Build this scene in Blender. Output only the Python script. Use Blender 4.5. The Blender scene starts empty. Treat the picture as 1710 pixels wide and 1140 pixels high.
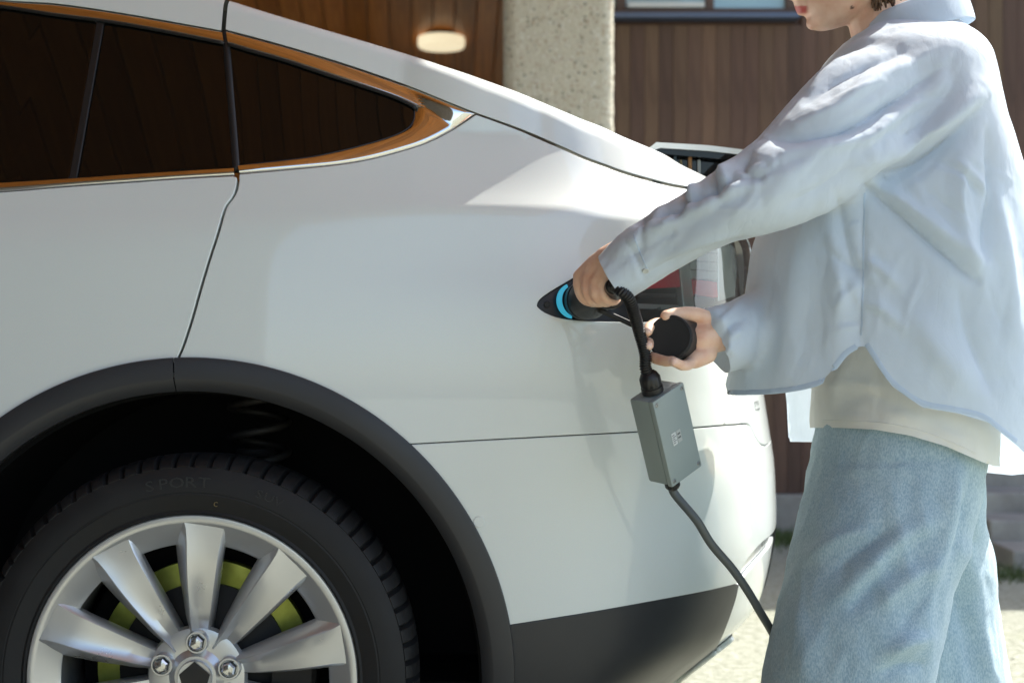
import bpy, bmesh, math, random
import numpy as np
from mathutils import Vector, Matrix, noise
from mathutils.geometry import delaunay_2d_cdt

random.seed(7); np.random.seed(7)
sc = bpy.context.scene
COL = sc.collection

# ------------------------------------------------------------------ camera, sky, sun, exposure
F, D, H = 2375.0, 2.27, 0.91          # focal length in px of a 1710 px frame, distance to car side, eye height
cd = bpy.data.cameras.new('camera'); cam = bpy.data.objects.new('camera', cd); COL.objects.link(cam)
cd.lens = 50; cd.sensor_width = 36; cd.clip_end = 2000; cd.clip_start = 0.05
cam.location = (0, -D, H); cam.rotation_euler = (math.pi/2, 0, 0)
cd.dof.use_dof = True; cd.dof.focus_distance = 2.2; cd.dof.aperture_fstop = 4.5
sc.camera = cam

SUN_EL, SUN_AZ = math.radians(50), math.radians(52)
SV = Vector((math.cos(SUN_EL)*math.sin(SUN_AZ), math.cos(SUN_EL)*math.cos(SUN_AZ), math.sin(SUN_EL)))
w = bpy.data.worlds.new('World'); sc.world = w; w.use_nodes = True
nt = w.node_tree
sky = nt.nodes.new('ShaderNodeTexSky'); sky.sky_type = 'NISHITA'; sky.sun_disc = False
sky.sun_elevation = SUN_EL; sky.sun_rotation = SUN_AZ; sky.air_density = 1.0; sky.dust_density = 2.2; sky.ozone_density = 0.65
nt.links.new(sky.outputs[0], nt.nodes['Background'].inputs[0]); nt.nodes['Background'].inputs[1].default_value = 0.15
sl = bpy.data.lights.new('sun', 'SUN'); sl.energy = 4.0; sl.angle = math.radians(0.5); sl.color = (1, 0.96, 0.88)
so = bpy.data.objects.new('sun', sl); COL.objects.link(so)
so.rotation_euler = (-SV).to_track_quat('-Z', 'Y').to_euler(); so.location = (6, 6, 9)
sc.view_settings.view_transform = 'Standard'; sc.view_settings.look = 'None'
sc.view_settings.gamma = 1; sc.view_settings.use_curve_mapping = False
sc.view_settings.exposure = 1.32
sc.render.engine = 'CYCLES'; sc.cycles.max_bounces = 8; sc.cycles.use_denoising = True
sc.cycles.transparent_max_bounces = 8

# ------------------------------------------------------------------ helpers
def W(px, py, y):
    k = (D + y)/F
    return Vector(((px-855)*k, y, H-(py-570)*k))

def link(o, parent=None):
    COL.objects.link(o)
    if parent is not None: o.parent = parent; o.matrix_parent_inverse = parent.matrix_world.inverted()
    return o

def empty(name, loc, label, cat, group=None):
    o = bpy.data.objects.new(name, None); COL.objects.link(o); o.location = loc; o.empty_display_size = 0.1
    o.matrix_world = Matrix.Translation(loc)
    o['label'] = label; o['category'] = cat
    if group: o['group'] = group
    return o

def tag(o, label, cat, group=None):
    o['label'] = label; o['category'] = cat
    if group: o['group'] = group
    return o

def mobj(name, V, Fc, mat, parent=None, smooth=True, normals=None, sharp=None):
    me = bpy.data.meshes.new(name)
    V = V.tolist() if isinstance(V, np.ndarray) else [tuple(v) for v in V]
    me.from_pydata(V, [], [list(f) for f in Fc]); me.update()
    if smooth: me.polygons.foreach_set('use_smooth', [True]*len(me.polygons))
    if sharp is not None: me.set_sharp_from_angle(angle=math.radians(sharp))
    if normals is not None: me.normals_split_custom_set_from_vertices([tuple(n) for n in normals])
    if mat is not None: me.materials.append(mat)
    o = bpy.data.objects.new(name, me)
    return link(o, parent)

class MB:
    """collects verts and faces of one mesh"""
    def __init__(s): s.v = []; s.f = []
    def add(s, V, Fc):
        n = len(s.v); s.v += [tuple(v) for v in V]; s.f += [[i+n for i in f] for f in Fc]; return s
    def box(s, lo, hi, M=None):
        x0, y0, z0 = lo; x1, y1, z1 = hi
        V = [Vector(p) for p in ((x0,y0,z0),(x1,y0,z0),(x1,y1,z0),(x0,y1,z0),(x0,y0,z1),(x1,y0,z1),(x1,y1,z1),(x0,y1,z1))]
        if M is not None: V = [M @ p for p in V]
        return s.add(V, [(0,3,2,1),(4,5,6,7),(0,1,5,4),(1,2,6,5),(2,3,7,6),(3,0,4,7)])
    def loft(s, rings, closed=True, cap0=True, cap1=True):
        n = len(rings[0]); V = [p for r in rings for p in r]; Fc = []
        for i in range(len(rings)-1):
            for j in range(n if closed else n-1):
                a = i*n+j; b = i*n+(j+1) % n
                Fc.append((a, b, b+n, a+n))
        if cap0 and closed: Fc.append(tuple(range(n-1, -1, -1)))
        if cap1 and closed: Fc.append(tuple(range((len(rings)-1)*n, len(rings)*n)))
        return s.add(V, Fc)
    def lathe(s, prof, M, n=48, closed_prof=False):
        """prof: (radius, height) pairs about local z; M places it"""
        rings = []
        for r, h in prof:
            rings.append([M @ Vector((r*math.cos(2*math.pi*k/n), r*math.sin(2*math.pi*k/n), h)) for k in range(n)])
        if closed_prof: rings.append(rings[0])
        return s.loft(rings, True, not closed_prof and prof[0][0] > 1e-6, not closed_prof and prof[-1][0] > 1e-6)
    def tube(s, pts, rad, n=12, round_ends=False):
        pts = [Vector(p) for p in pts]; rad = rad if hasattr(rad, '__len__') else [rad]*len(pts)
        if round_ends:
            d0 = (pts[0]-pts[1]).normalized(); d1 = (pts[-1]-pts[-2]).normalized(); r0, r1 = rad[0], rad[-1]
            A = [(pts[0]+d0*r0*math.sin(a), r0*math.cos(a)) for a in (1.45, 1.1, 0.7, 0.35)]
            B = [(pts[-1]+d1*r1*math.sin(a), r1*math.cos(a)) for a in (0.35, 0.7, 1.1, 1.45)]
            pts, rad = [a[0] for a in A]+pts+[b[0] for b in B], [a[1] for a in A]+list(rad)+[b[1] for b in B]
        t0 = (pts[1]-pts[0]).normalized(); up = Vector((0,0,1)) if abs(t0.z) < .9 else Vector((0,1,0))
        nrm = (up - t0*up.dot(t0)).normalized(); rings = []
        for i, p in enumerate(pts):
            t = (pts[min(i+1, len(pts)-1)]-pts[max(i-1, 0)]).normalized()
            nrm = (nrm - t*nrm.dot(t)).normalized(); b = t.cross(nrm)
            rings.append([p + (nrm*math.cos(2*math.pi*k/n)+b*math.sin(2*math.pi*k/n))*rad[i] for k in range(n)])
        return s.loft(rings)
    def obj(s, name, mat, parent=None, smooth=True, sharp=None, bevel=None):
        o = mobj(name, s.v, s.f, mat, parent, smooth, None, None)
        bm = bmesh.new(); bm.from_mesh(o.data); bmesh.ops.recalc_face_normals(bm, faces=bm.faces)
        if bevel:
            es = [e for e in bm.edges if e.is_manifold and e.calc_face_angle(0) > .6]
            bmesh.ops.bevel(bm, geom=es, offset=bevel, segments=2, profile=.6, affect='EDGES')
        bm.to_mesh(o.data); bm.free()
        if smooth: o.data.polygons.foreach_set('use_smooth', [True]*len(o.data.polygons))
        if smooth and sharp: o.data.set_sharp_from_angle(angle=math.radians(sharp))
        return o

def cr(pts, n=12):
    """Catmull-Rom through points (any dimension)"""
    P = np.array(pts, float)
    P = np.vstack([2*P[0]-P[1], P, 2*P[-1]-P[-2]]); out = []
    for i in range(1, len(P)-2):
        t = np.linspace(0, 1, n, endpoint=False)[:, None]
        a, b, c, d = P[i-1], P[i], P[i+1], P[i+2]
        out.append(.5*((2*b)+(-a+c)*t+(2*a-5*b+4*c-d)*t**2+(-a+3*b-3*c+d)*t**3))
    out.append(P[-2][None]); return np.vstack(out)

def resample(P, n):
    P = np.array(P, float); d = np.r_[0, np.cumsum(np.linalg.norm(np.diff(P, axis=0), axis=1))]
    t = np.linspace(0, d[-1], n)
    return np.stack([np.interp(t, d, P[:, k]) for k in range(P.shape[1])], 1)

def ss(a, b, x):
    t = np.clip((np.asarray(x, float)-a)/(b-a), 0, 1); return t*t*(3-2*t)

# ------------------------------------------------------------------ materials
def mat(name, base=(.5,.5,.5), rough=.5, metal=0, spec=.5, coat=0, coat_rough=.03, emit=None, estr=0, trans=0):
    m = bpy.data.materials.new(name); m.use_nodes = True; b = m.node_tree.nodes['Principled BSDF']
    b.inputs['Base Color'].default_value = (*base, 1); b.inputs['Roughness'].default_value = rough
    b.inputs['Metallic'].default_value = metal; b.inputs['Specular IOR Level'].default_value = spec
    b.inputs['Coat Weight'].default_value = coat; b.inputs['Coat Roughness'].default_value = coat_rough
    b.inputs['Transmission Weight'].default_value = trans
    if emit: b.inputs['Emission Color'].default_value = (*emit, 1); b.inputs['Emission Strength'].default_value = estr
    return m

class NT:
    def __init__(s, m): s.m = m; s.t = m.node_tree; s.b = s.t.nodes['Principled BSDF']
    def n(s, typ, **kw):
        o = s.t.nodes.new(typ)
        for k, v in kw.items():
            if k.startswith('i_'): o.inputs[k[2:].replace('_', ' ')].default_value = v
            else: setattr(o, k, v)
        return o
    def l(s, a, b): s.t.links.new(a, b)
    def coord(s, scale=(1,1,1), kind='Object', rot=(0,0,0)):
        c = s.n('ShaderNodeTexCoord'); mp = s.n('ShaderNodeMapping'); mp.inputs['Scale'].default_value = scale
        mp.inputs['Rotation'].default_value = rot; s.l(c.outputs[kind], mp.inputs[0]); return mp.outputs[0]
    def noise(s, vec, scale=5, detail=4, rough=.5, dist=0):
        o = s.n('ShaderNodeTexNoise'); o.inputs['Scale'].default_value = scale; o.inputs['Detail'].default_value = detail
        o.inputs['Roughness'].default_value = rough; o.inputs['Distortion'].default_value = dist; s.l(vec, o.inputs['Vector']); return o.outputs[0]
    def ramp(s, fac, stops):
        r = s.n('ShaderNodeValToRGB'); e = r.color_ramp.elements
        while len(e) < len(stops): e.new(.5)
        for k, (p, c) in enumerate(stops): e[k].position = p; e[k].color = (*c, 1) if len(c) == 3 else c
        s.l(fac, r.inputs[0]); return r.outputs[0]
    def mix(s, fac, a, b, mode='MIX'):
        o = s.n('ShaderNodeMix', data_type='RGBA', blend_type=mode)
        for sock, v in ((o.inputs[0], fac), (o.inputs[6], a), (o.inputs[7], b)):
            if hasattr(v, 'is_linked'): s.l(v, sock)
            else: sock.default_value = v if not isinstance(v, tuple) else (*v, 1)[:4]
        return o.outputs[2]
    def bump(s, h, strength=.3, dist=.01):
        o = s.n('ShaderNodeBump'); o.inputs['Strength'].default_value = strength; o.inputs['Distance'].default_value = dist
        s.l(h, o.inputs['Height']); s.l(o.outputs[0], s.b.inputs['Normal']); return o
    def col(s, c): s.l(c, s.b.inputs['Base Color'])
    def rgh(s, c): s.l(c, s.b.inputs['Roughness'])

def g3(v): return (v, v, v)
M = {}
m = M['paint'] = mat('white_car_paint', (.75,.80,.775), .38, 0, .5, 1.0, .02)
k = NT(m); v = k.coord(); k.rgh(k.ramp(k.noise(v, 6, 3), [(.3, g3(.34)), (.7, g3(.42))]))
fl = k.n('ShaderNodeTexVoronoi'); fl.inputs['Scale'].default_value = 1500; k.l(v, fl.inputs[0])
k.col(k.mix(.05, (.75,.80,.775), fl.outputs['Color'], 'MULTIPLY'))
m = M['clad'] = mat('grey_plastic_cladding', (.028,.029,.032), .42, 0, .5)
k = NT(m); v = k.coord(); k.bump(k.noise(v, 900, 2), .12, .0006); k.rgh(k.ramp(k.noise(v, 5, 5), [(.3, g3(.36)), (.75, g3(.52))]))
m = M['black'] = mat('black_plastic', (.010,.010,.011), .38)
k = NT(m); v = k.coord(); k.bump(k.noise(v, 700, 2), .1, .0004); k.rgh(k.ramp(k.noise(v, 30, 4), [(.3, g3(.3)), (.7, g3(.5))]))
M['liner'] = mat('matt_black_liner', (.006,.006,.006), .9, 0, .2)
m = M['glass'] = mat('dark_tinted_glass', (.004,.0045,.004), .012, 0, .38)
M['chrome'] = mat('chrome_trim', (.78,.77,.74), .045, 1)
M['rubber_seal'] = mat('rubber_seal', (.008,.008,.008), .55)
m = M['alloy'] = mat('silver_alloy', (.60,.61,.61), .30, .7, .5, .5, .05)
k = NT(m); v = k.coord(); k.rgh(k.ramp(k.noise(v, 12, 5), [(.3, g3(.26)), (.7, g3(.40))]))
m = M['tyre'] = mat('tyre_rubber', (.013,.013,.013), .62, 0, .4)
k = NT(m); v = k.coord(); nz = k.noise(v, 14, 6, .65); k.col(k.ramp(nz, [(.35, g3(.010)), (.62, g3(.016)), (.8, (.030,.027,.022))]))
k.rgh(k.ramp(nz, [(.3, g3(.55)), (.7, g3(.75))])); k.bump(k.noise(v, 300, 3), .15, .001)
m = M['letter'] = mat('raised_tyre_lettering', (.0155,.0155,.0155), .55)
m = M['disc'] = mat('brake_disc_metal', (.46,.50,.10), .38, .65)
k = NT(m); v = k.coord(); k.col(k.ramp(k.noise(v, 25, 5), [(.3, (.24,.27,.04)), (.7, (.42,.46,.10))]))
M['iron'] = mat('dark_iron', (.03,.028,.026), .6, .5)
M['bolt'] = mat('polished_bolt', (.55,.56,.57), .12, 1)
M['red'] = mat('red_lamp_insert', (.85,.03,.06), .22, 0, .5, .6)
M['lampgrey'] = mat('grey_lamp_bezel', (.22,.24,.27), .18, .6, .5)
M['lampclear'] = mat('clear_lamp_prism', (.62,.68,.64), .12, .35, .5, .6)
M['cyan'] = mat('cyan_light', (.05,.4,.55), .4, 0, .5, 0, .1, (.035,.42,.66), .2)
m = M['lens'] = mat('clear_lens', (1,1,1), 0.01)
k = NT(m); fr = k.n('ShaderNodeFresnel'); fr.inputs[0].default_value = 1.5
tr = k.n('ShaderNodeBsdfTransparent'); tr.inputs[0].default_value = (.93,.97,.95,1); gl_ = k.n('ShaderNodeBsdfGlossy'); gl_.inputs['Roughness'].default_value = .015
mx = k.n('ShaderNodeMixShader'); k.l(fr.outputs[0], mx.inputs[0]); k.l(tr.outputs[0], mx.inputs[1]); k.l(gl_.outputs[0], mx.inputs[2])
df = k.n('ShaderNodeBsdfDiffuse'); df.inputs[0].default_value = (.8,.84,.82,1); m2 = k.n('ShaderNodeMixShader'); m2.inputs[0].default_value = .025
k.l(mx.outputs[0], m2.inputs[1]); k.l(df.outputs[0], m2.inputs[2]); k.l(m2.outputs[0], k.t.nodes['Material Output'].inputs[0])
m = M['greybox'] = mat('grey_enclosure', (.27,.31,.30), .34, 0, .5)
k = NT(m); v = k.coord(); k.bump(k.noise(v, 600, 2), .08, .0005); k.rgh(k.ramp(k.noise(v, 20, 5), [(.3, g3(.28)), (.7, g3(.46))]))
k.col(k.ramp(k.noise(v, 9, 6), [(.3, (.25,.295,.285)), (.7, (.285,.33,.315))]))
m = M['cable'] = mat('grey_cable', (.085,.095,.092), .45)
M['steel'] = mat('steel_screw', (.35,.36,.36), .3, 1)
M['sticker'] = mat('white_sticker', (.56,.58,.56), .4)
M['ink'] = mat('grey_print', (.10,.11,.11), .5)
M['cap'] = mat('black_rubber_cap', (.012,.012,.012), .55)
m = M['skin'] = mat('skin', (.70,.42,.28), .45, 0, .4)
k = NT(m); v = k.coord(); at = k.n('ShaderNodeAttribute', attribute_name='tint')
nz = k.noise(v, 40, 5); sk = k.ramp(nz, [(.25, (.70,.37,.25)), (.5, (.78,.50,.355)), (.75, (.83,.58,.44))])
sep = k.n('ShaderNodeSeparateColor'); k.l(at.outputs['Color'], sep.inputs[0])
c1 = k.mix(sep.outputs[0], sk, (.50,.06,.06)); c2 = k.mix(sep.outputs[1], c1, (.05,.028,.02)); c3 = k.mix(sep.outputs[2], c2, (.86,.62,.54))
k.col(c3); k.bump(k.noise(v, 170, 6, .7), .35, .0014)
k.b.inputs['Subsurface Weight'].default_value = .12; k.b.inputs['Subsurface Radius'].default_value = (.02,.008,.004); k.b.inputs['Subsurface Scale'].default_value = .3
m = M['hair'] = mat('brown_hair', (.07,.035,.018), .45)
k = NT(m); v = k.coord((60,60,6)); k.col(k.ramp(k.noise(v, 4, 4), [(.3, (.03,.015,.008)), (.7, (.16,.08,.035))])); k.bump(k.noise(v, 6, 3), .5, .004)

def cloth_mat(name, base, transl, weave=1400, rough=.85, mottled=.06, crease=7.0):
    m = mat(name, base, rough, 0, .25); k = NT(m); v = k.coord()
    nz = k.noise(v, 7, 5); c = k.ramp(nz, [(.3, tuple(x*(1-mottled) for x in base)), (.7, tuple(min(1, x*(1+mottled)) for x in base))])
    k.col(c)
    wv = k.n('ShaderNodeTexWave', wave_type='BANDS', bands_direction='Z'); wv.inputs['Scale'].default_value = weave/6.28; k.l(v, wv.inputs[0])
    n2 = k.noise(v, 55, 6, .6, .4); ad = k.n('ShaderNodeMath', operation='MULTIPLY_ADD'); k.l(n2, ad.inputs[0]); ad.inputs[1].default_value = 2.0; k.l(wv.outputs[0], ad.inputs[2])
    cz = k.n('ShaderNodeMath', operation='SUBTRACT'); k.l(k.noise(k.coord((1,1,.55), rot=(.3,.5,.2)), 16, 3, .5, 1.1), cz.inputs[0]); cz.inputs[1].default_value = .5
    ab = k.n('ShaderNodeMath', operation='ABSOLUTE'); k.l(cz.outputs[0], ab.inputs[0]); pwr = k.n('ShaderNodeMath', operation='POWER'); k.l(ab.outputs[0], pwr.inputs[0]); pwr.inputs[1].default_value = .6
    sm_ = k.n('ShaderNodeMath', operation='MULTIPLY_ADD'); k.l(pwr.outputs[0], sm_.inputs[0]); sm_.inputs[1].default_value = crease; k.l(ad.outputs[0], sm_.inputs[2])
    bp = k.bump(sm_.outputs[0], .22, .0012)
    k.b.inputs['Sheen Weight'].default_value = .08
    if transl:
        tr = k.n('ShaderNodeBsdfTranslucent'); k.l(c, tr.inputs[0]); k.l(bp.outputs[0], tr.inputs['Normal'])
        mx = k.n('ShaderNodeMixShader'); mx.inputs[0].default_value = transl
        k.l(k.b.outputs[0], mx.inputs[1]); k.l(tr.outputs[0], mx.inputs[2]); k.l(mx.outputs[0], k.t.nodes['Material Output'].inputs[0])
    return m
M['shirt'] = cloth_mat('pale_blue_cotton', (.69,.78,.865), .30)
M['stitch'] = cloth_mat('pale_blue_hem', (.58,.69,.81), .2)
M['tee'] = cloth_mat('cream_jersey', (.87,.86,.80), .15)
m = M['denim'] = mat('light_blue_denim', (.26,.37,.44), .9, 0, .2)
k = NT(m); v = k.coord((1,1,.35)); a = k.noise(v, 560, 2, .6); b2 = k.noise(k.coord(), 5, 5, .6)
fine = k.ramp(a, [(.36, (.29,.41,.50)), (.5, (.37,.495,.575)), (.64, (.46,.58,.645))])
big = k.ramp(b2, [(.3, (.80,.84,.88)), (.7, (1.12,1.08,1.0))]); k.col(k.mix(1.0, fine, big, 'MULTIPLY'))
k.bump(a, .35, .0012); k.b.inputs['Sheen Weight'].default_value = .15
m = M['plank'] = mat('orange_varnished_wood', (.36,.13,.03), .32, 0, .5)
k = NT(m); oi = k.n('ShaderNodeObjectInfo'); v = k.coord((9,.5,9)); nz = k.noise(v, 3, 6, .6, 1.2)
c = k.ramp(nz, [(.3, (.30,.095,.018)), (.5, (.52,.185,.038)), (.72, (.66,.28,.07))])
c = k.mix(.55, c, k.ramp(oi.outputs['Random'], [(0, (.62,.55,.5)), (.5, (1,1,1)), (1, (1.3,1.2,1.1))]), 'MULTIPLY'); k.col(c)
m = M['board'] = mat('dark_brown_siding', (.10,.072,.052), .8)
k = NT(m); oi = k.n('ShaderNodeObjectInfo'); v = k.coord((7,7,.6)); nz = k.noise(v, 2.2, 6, .6, .8); n2 = k.noise(k.coord((1,1,.35)), 6, 3, .5)
c = k.ramp(nz, [(.28, (.080,.048,.035)), (.5, (.132,.084,.059)), (.75, (.185,.122,.084))])
c = k.mix(.9, c, k.ramp(oi.outputs['Random'], [(0, (.66,.60,.60)), (.35, (1.0,.88,.90)), (.7, (1.0,1.0,.80)), (1, (1.3,1.18,1.08))]), 'MULTIPLY')
c = k.mix(1.0, c, k.ramp(n2, [(.25, (.55,.55,.55)), (.5, (1,1,1))]), 'MULTIPLY'); k.col(c); k.bump(nz, .3, .003)
m = M['conc'] = mat('exposed_aggregate_concrete', (.40,.38,.31), .9)
k = NT(m); v = k.coord(); vo = k.n('ShaderNodeTexVoronoi', feature='F1'); vo.inputs['Scale'].default_value = 85; vo.inputs['Randomness'].default_value = 1; k.l(v, vo.inputs[0])
pc = k.n('ShaderNodeSeparateColor'); k.l(vo.outputs['Color'], pc.inputs[0])
peb = k.ramp(pc.outputs[0], [(0, (.13,.135,.11)), (.06, (.22,.21,.16)), (.12, (.50,.46,.36)), (.55, (.58,.54,.43)), (.78, (.40,.30,.21)), (.84, (.56,.53,.45)), (1, (.68,.66,.58))])
msk = k.ramp(vo.outputs['Distance'], [(.38, g3(0)), (.5, g3(1))]); k.col(k.mix(msk, peb, (.55,.515,.405)))
k.bump(vo.outputs['Distance'], .5, -.006)
m = M['plain_conc'] = mat('plain_concrete', (.30,.29,.26), .9)
k = NT(m); v = k.coord(); nz = k.noise(v, 5, 8, .65); k.col(k.ramp(nz, [(.3, (.22,.21,.19)), (.7, (.38,.37,.33))])); k.bump(nz, .4, .01)
m = M['ground'] = mat('pale_dusty_gravel', (.42,.40,.33), .95, 0, .2)
k = NT(m); v = k.coord(); n1 = k.noise(v, 1.3, 6, .6); n2 = k.noise(v, 38, 5, .7); n3 = k.noise(v, 160, 3, .7)
c = k.ramp(n2, [(.3, (.19,.20,.15)), (.52, (.32,.33,.27)), (.72, (.45,.46,.39))])
c = k.mix(k.ramp(n1, [(.52, g3(0)), (.68, g3(.4))]), c, (.20,.235,.10)); c = k.mix(.35, c, k.ramp(n3, [(.3, g3(.5)), (.7, g3(1.2))]), 'MULTIPLY'); k.col(c)
k.bump(n2, .6, .02)
m = M['grass'] = mat('short_grass', (.07,.11,.03), .9)
k = NT(m); k.col(k.ramp(k.noise(k.coord(), 30, 4), [(.3, (.04,.07,.02)), (.7, (.12,.17,.05))]))
M['frame'] = mat('brown_window_frame', (.085,.05,.035), .5)
M['sill'] = mat('blue_grey_sill', (.10,.13,.20), .4, .3)
M['rail'] = mat('white_rail', (.62,.64,.62), .5)
m = M['pane'] = mat('window_pane', (.30,.47,.53), .03, 0, .5, 1.0, .01)
M['lampmetal'] = mat('lamp_bracket', (.5,.48,.42), .35, .8)
M['opal'] = mat('opal_shade', (.8,.74,.55), .5, 0, .5, 0, .1, (1,.86,.58), .34)
M['wallw'] = mat('dark_wood_wall', (.10,.04,.015), .5)

# ================================================================== THE SETTING
gs = 260
go = mobj('ground', [(-gs,-gs,0),(gs,-gs,0),(gs,gs,0),(-gs,gs,0)], [(0,1,2,3)], M['ground'], smooth=False); go['kind'] = 'structure'

# canopy: varnished boards underneath, sloping down towards its back
can = empty('canopy', (-2.5, 3, 0), 'wooden canopy with orange varnished ceiling boards', 'canopy')
pw, pg = .128, .006
flat = MB().box((-pw/2, -9.0, 0), (pw/2, 0, .02))
slope_len = 7.6
slp = MB().box((-pw/2, 0, 0), (pw/2, slope_len, .02))
yaw = math.radians(3.2); ZF = 3.72; YB = 3.85
mflat = flat.obj('ceiling_board', M['plank'], can, False, bevel=.004); mslope = slp.obj('ceiling_board', M['plank'], can, False, bevel=.004)
first = [True, True]
def place(o, loc, rot, flag):
    if first[flag]: first[flag] = False
    else:
        o = o.copy(); COL.objects.link(o)
    o.matrix_world = Matrix.Translation(loc) @ rot
for i in range(54):
    x = 1.40 - (pw+pg)*(i+.5)
    place(mflat, Vector((x, YB, ZF+random.uniform(-.003,.003))), Matrix.Identity(4), 0)
    if x < .38:
        place(mslope, Vector((x, YB+.01, ZF-.01+random.uniform(-.003,.003))), Matrix.Rotation(yaw, 4, 'Z') @ Matrix.Rotation(-math.radians(17), 4, 'X'), 1)
MB().box((-6.2, YB-9.1, ZF+.05), (1.42, YB+.05, ZF+.32)).obj('roof_slab', M['plain_conc'], can, False)
Ms = Matrix.Translation((0, YB+.06, ZF+.03)) @ Matrix.Rotation(yaw, 4, 'Z') @ Matrix.Rotation(-math.radians(17), 4, 'X')
MB().box((-6.4, 0, .02), (.30, 7.6, .2), Ms).obj('sloping_roof', M['plain_conc'], can, False)
bw = MB().box((-6.5, 9.6, 0), (.3, 9.8, 2.9)).obj('back_wall', M['wallw'], can, False)
for xx in (-6.1,):
    for yy in (-4.0, 3.2): MB().box((xx-.15, yy-.15, 0), (xx+.15, yy+.15, ZF+.06)).obj('support_post', M['plain_conc'], can, False, bevel=.02)
MB().box((-6.6, -5.2, 0), (-1.3, -5.0, ZF-.03)).obj('sky_block_rear', M['plain_conc'], can, False)  # unseen wall added behind the camera to darken the left of the car
MB().box((-6.6, -4.99, 0), (-6.4, 1.2, 3.6)).obj('sky_block_left', M['plain_conc'], can, False)  # added out of view to cut the sky light from the left
# pale post under the sloping part
MB().box((-1.06, 7.0, 0), (-.88, 7.18, 3.05)).obj('timber_post', M['plank'], can, False, bevel=.01)

# round ceiling lamp hanging under the sloping boards
lc = W(737, 72, 6.75)
lamp = empty('ceiling_lamp', (lc.x, lc.y, lc.z), 'round opal ceiling lamp glowing under the orange ceiling boards', 'lamp')
ML = Matrix.Translation(lc)
MB().lathe([(.0,-.035),(.10,-.036),(.138,-.032),(.148,-.02),(.150,.0),(.149,.028),(.142,.036),(.0,.037)], ML, 48).obj('lamp_shade', M['opal'], lamp, True, 40)
MB().lathe([(.0,.0375),(.125,.038),(.125,.052),(.0,.052)], ML, 32).obj('backplate', M['iron'], lamp, True, 40)
MB().lathe([(.0,.05),(.018,.05),(.018,.17),(.0,.17)], ML, 16).obj('stem', M['lampmetal'], lamp, True, 40)

# exposed aggregate column: rounded square
cy = 3.0; cx0 = W(841, 0, cy).x; cx1 = W(1026, 0, cy).x
cm = ((cx0+cx1)/2, cy+.21); hw = (cx1-cx0)/2; rr = .05
cm = (cm[0], cy+hw)
def rsq(hw, r, n=8):
    out = []
    for q, (sx, sy) in enumerate(((1,1),(-1,1),(-1,-1),(1,-1))):
        for j in range(n+1):
            a = math.pi/2*(q + j/n); out.append((sx*(hw-r)+r*math.cos(a), sy*(hw-r)+r*math.sin(a)))
    return out
sec = rsq(hw, rr)
dense = []
for i in range(len(sec)):
    a, b = Vector(sec[i]), Vector(sec[(i+1) % len(sec)]); nn = max(1, int((b-a).length/.012))
    for j in range(nn): dense.append(a.lerp(b, j/nn))
rings = []
for zi in range(0, 300):
    z = zi*.0125
    ring = []
    for p in dense:
        q = Vector((p.x*40, p.y*40, z*40)); d = .004*noise.noise(q)+.003*noise.noise(q*2.3)
        nrm = p.normalized(); ring.append((cm[0]+p.x+nrm.x*d, cm[1]+p.y+nrm.y*d, z))
    rings.append(ring)
colo = MB().loft(rings).obj('concrete_column', M['conc'])
tag(colo, 'pebbly exposed aggregate concrete column holding up the wooden canopy', 'column')

# timber clad building behind
WY = 4.5
bld = empty('timber_building', (2.5, WY+2, 0), 'building clad in dark brown vertical boards with a wide window', 'building')
bwid = .068; zb = W(0, 822, WY).z
bd = MB().box((-bwid/2+.0008, 0, 0), (bwid/2-.0008, .022, 3.35-zb)).obj('board', M['board'], bld, False, bevel=.0012)
wx0, wx1 = W(1000, 0, WY).x, W(1325, 0, WY).x; wz0 = W(0, 37, WY).z; wz1 = wz0+1.15
bd_short = MB().box((-bwid/2+.0008, 0, 0), (bwid/2-.0008, .022, wz0-.02-zb)).obj('board', M['board'], bld, False, bevel=.0012)
f0 = [True, True]
nb = int((5.2-.22)/bwid)
for i in range(nb):
    x = .22+bwid*(i+.5); sh = wx0-.01 < x < wx1+.01
    src = bd_short if sh else bd
    if f0[sh]: o = src; f0[sh] = False
    else: o = src.copy(); COL.objects.link(o)
    o.matrix_world = Matrix.Translation((x, WY-.022-random.choice((0,.0005,.0015))-random.uniform(0,.001), zb))
MB().box((.22, WY+.012, 0), (5.2, WY+4, 3.4)).obj('wall', M['wallw'], bld, False)
pl = MB().box((.22, WY-.06, 0), (5.2, WY+.01, zb-.004)).obj('plinth', M['plain_conc'], bld, False, bevel=.01)
MB().box((.1, WY-.12, 3.42), (5.4, WY+4.2, 3.56)).obj('roof', M['iron'], bld, False)
win = bpy.data.objects.new('window', None); link(win, bld)
fy0, fy1 = WY-.05, WY+.01
def wbox(name, px0, px1, z0, z1, y0, y1, mt, bev=.003):
    return MB().box((W(px0,0,WY).x, y0, z0), (W(px1,0,WY).x, y1, z1)).obj(name, mt, win, False, bevel=bev)
wb = W(0, 28, WY).z
wbox('frame', 1000, 1325, wb, wb+.028, fy0, fy1, M['frame']); wbox('frame', 1000, 1325, wz1-.05, wz1, fy0, fy1, M['frame'])
for a, b in ((1000,1012),(1028,1044),(1176,1190),(1309,1325)): wbox('frame', a, b, wb+.0285, wz1-.051, fy0, fy1, M['frame'])
wbox('rail', 1047, 1174, wb+.030, wb+.055, fy0-.012, fy0+.02, M['rail'])
wbox('sill', 996, 1330, wb-.026, wb-.002, fy0-.05, fy1, M['sill'])
for a, b in ((1012,1028),(1044,1176),(1190,1309)): wbox('pane', a-1, b+1, wb+.02, wz1-.04, fy0+.028, fy0+.036, M['pane'], None)

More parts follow.
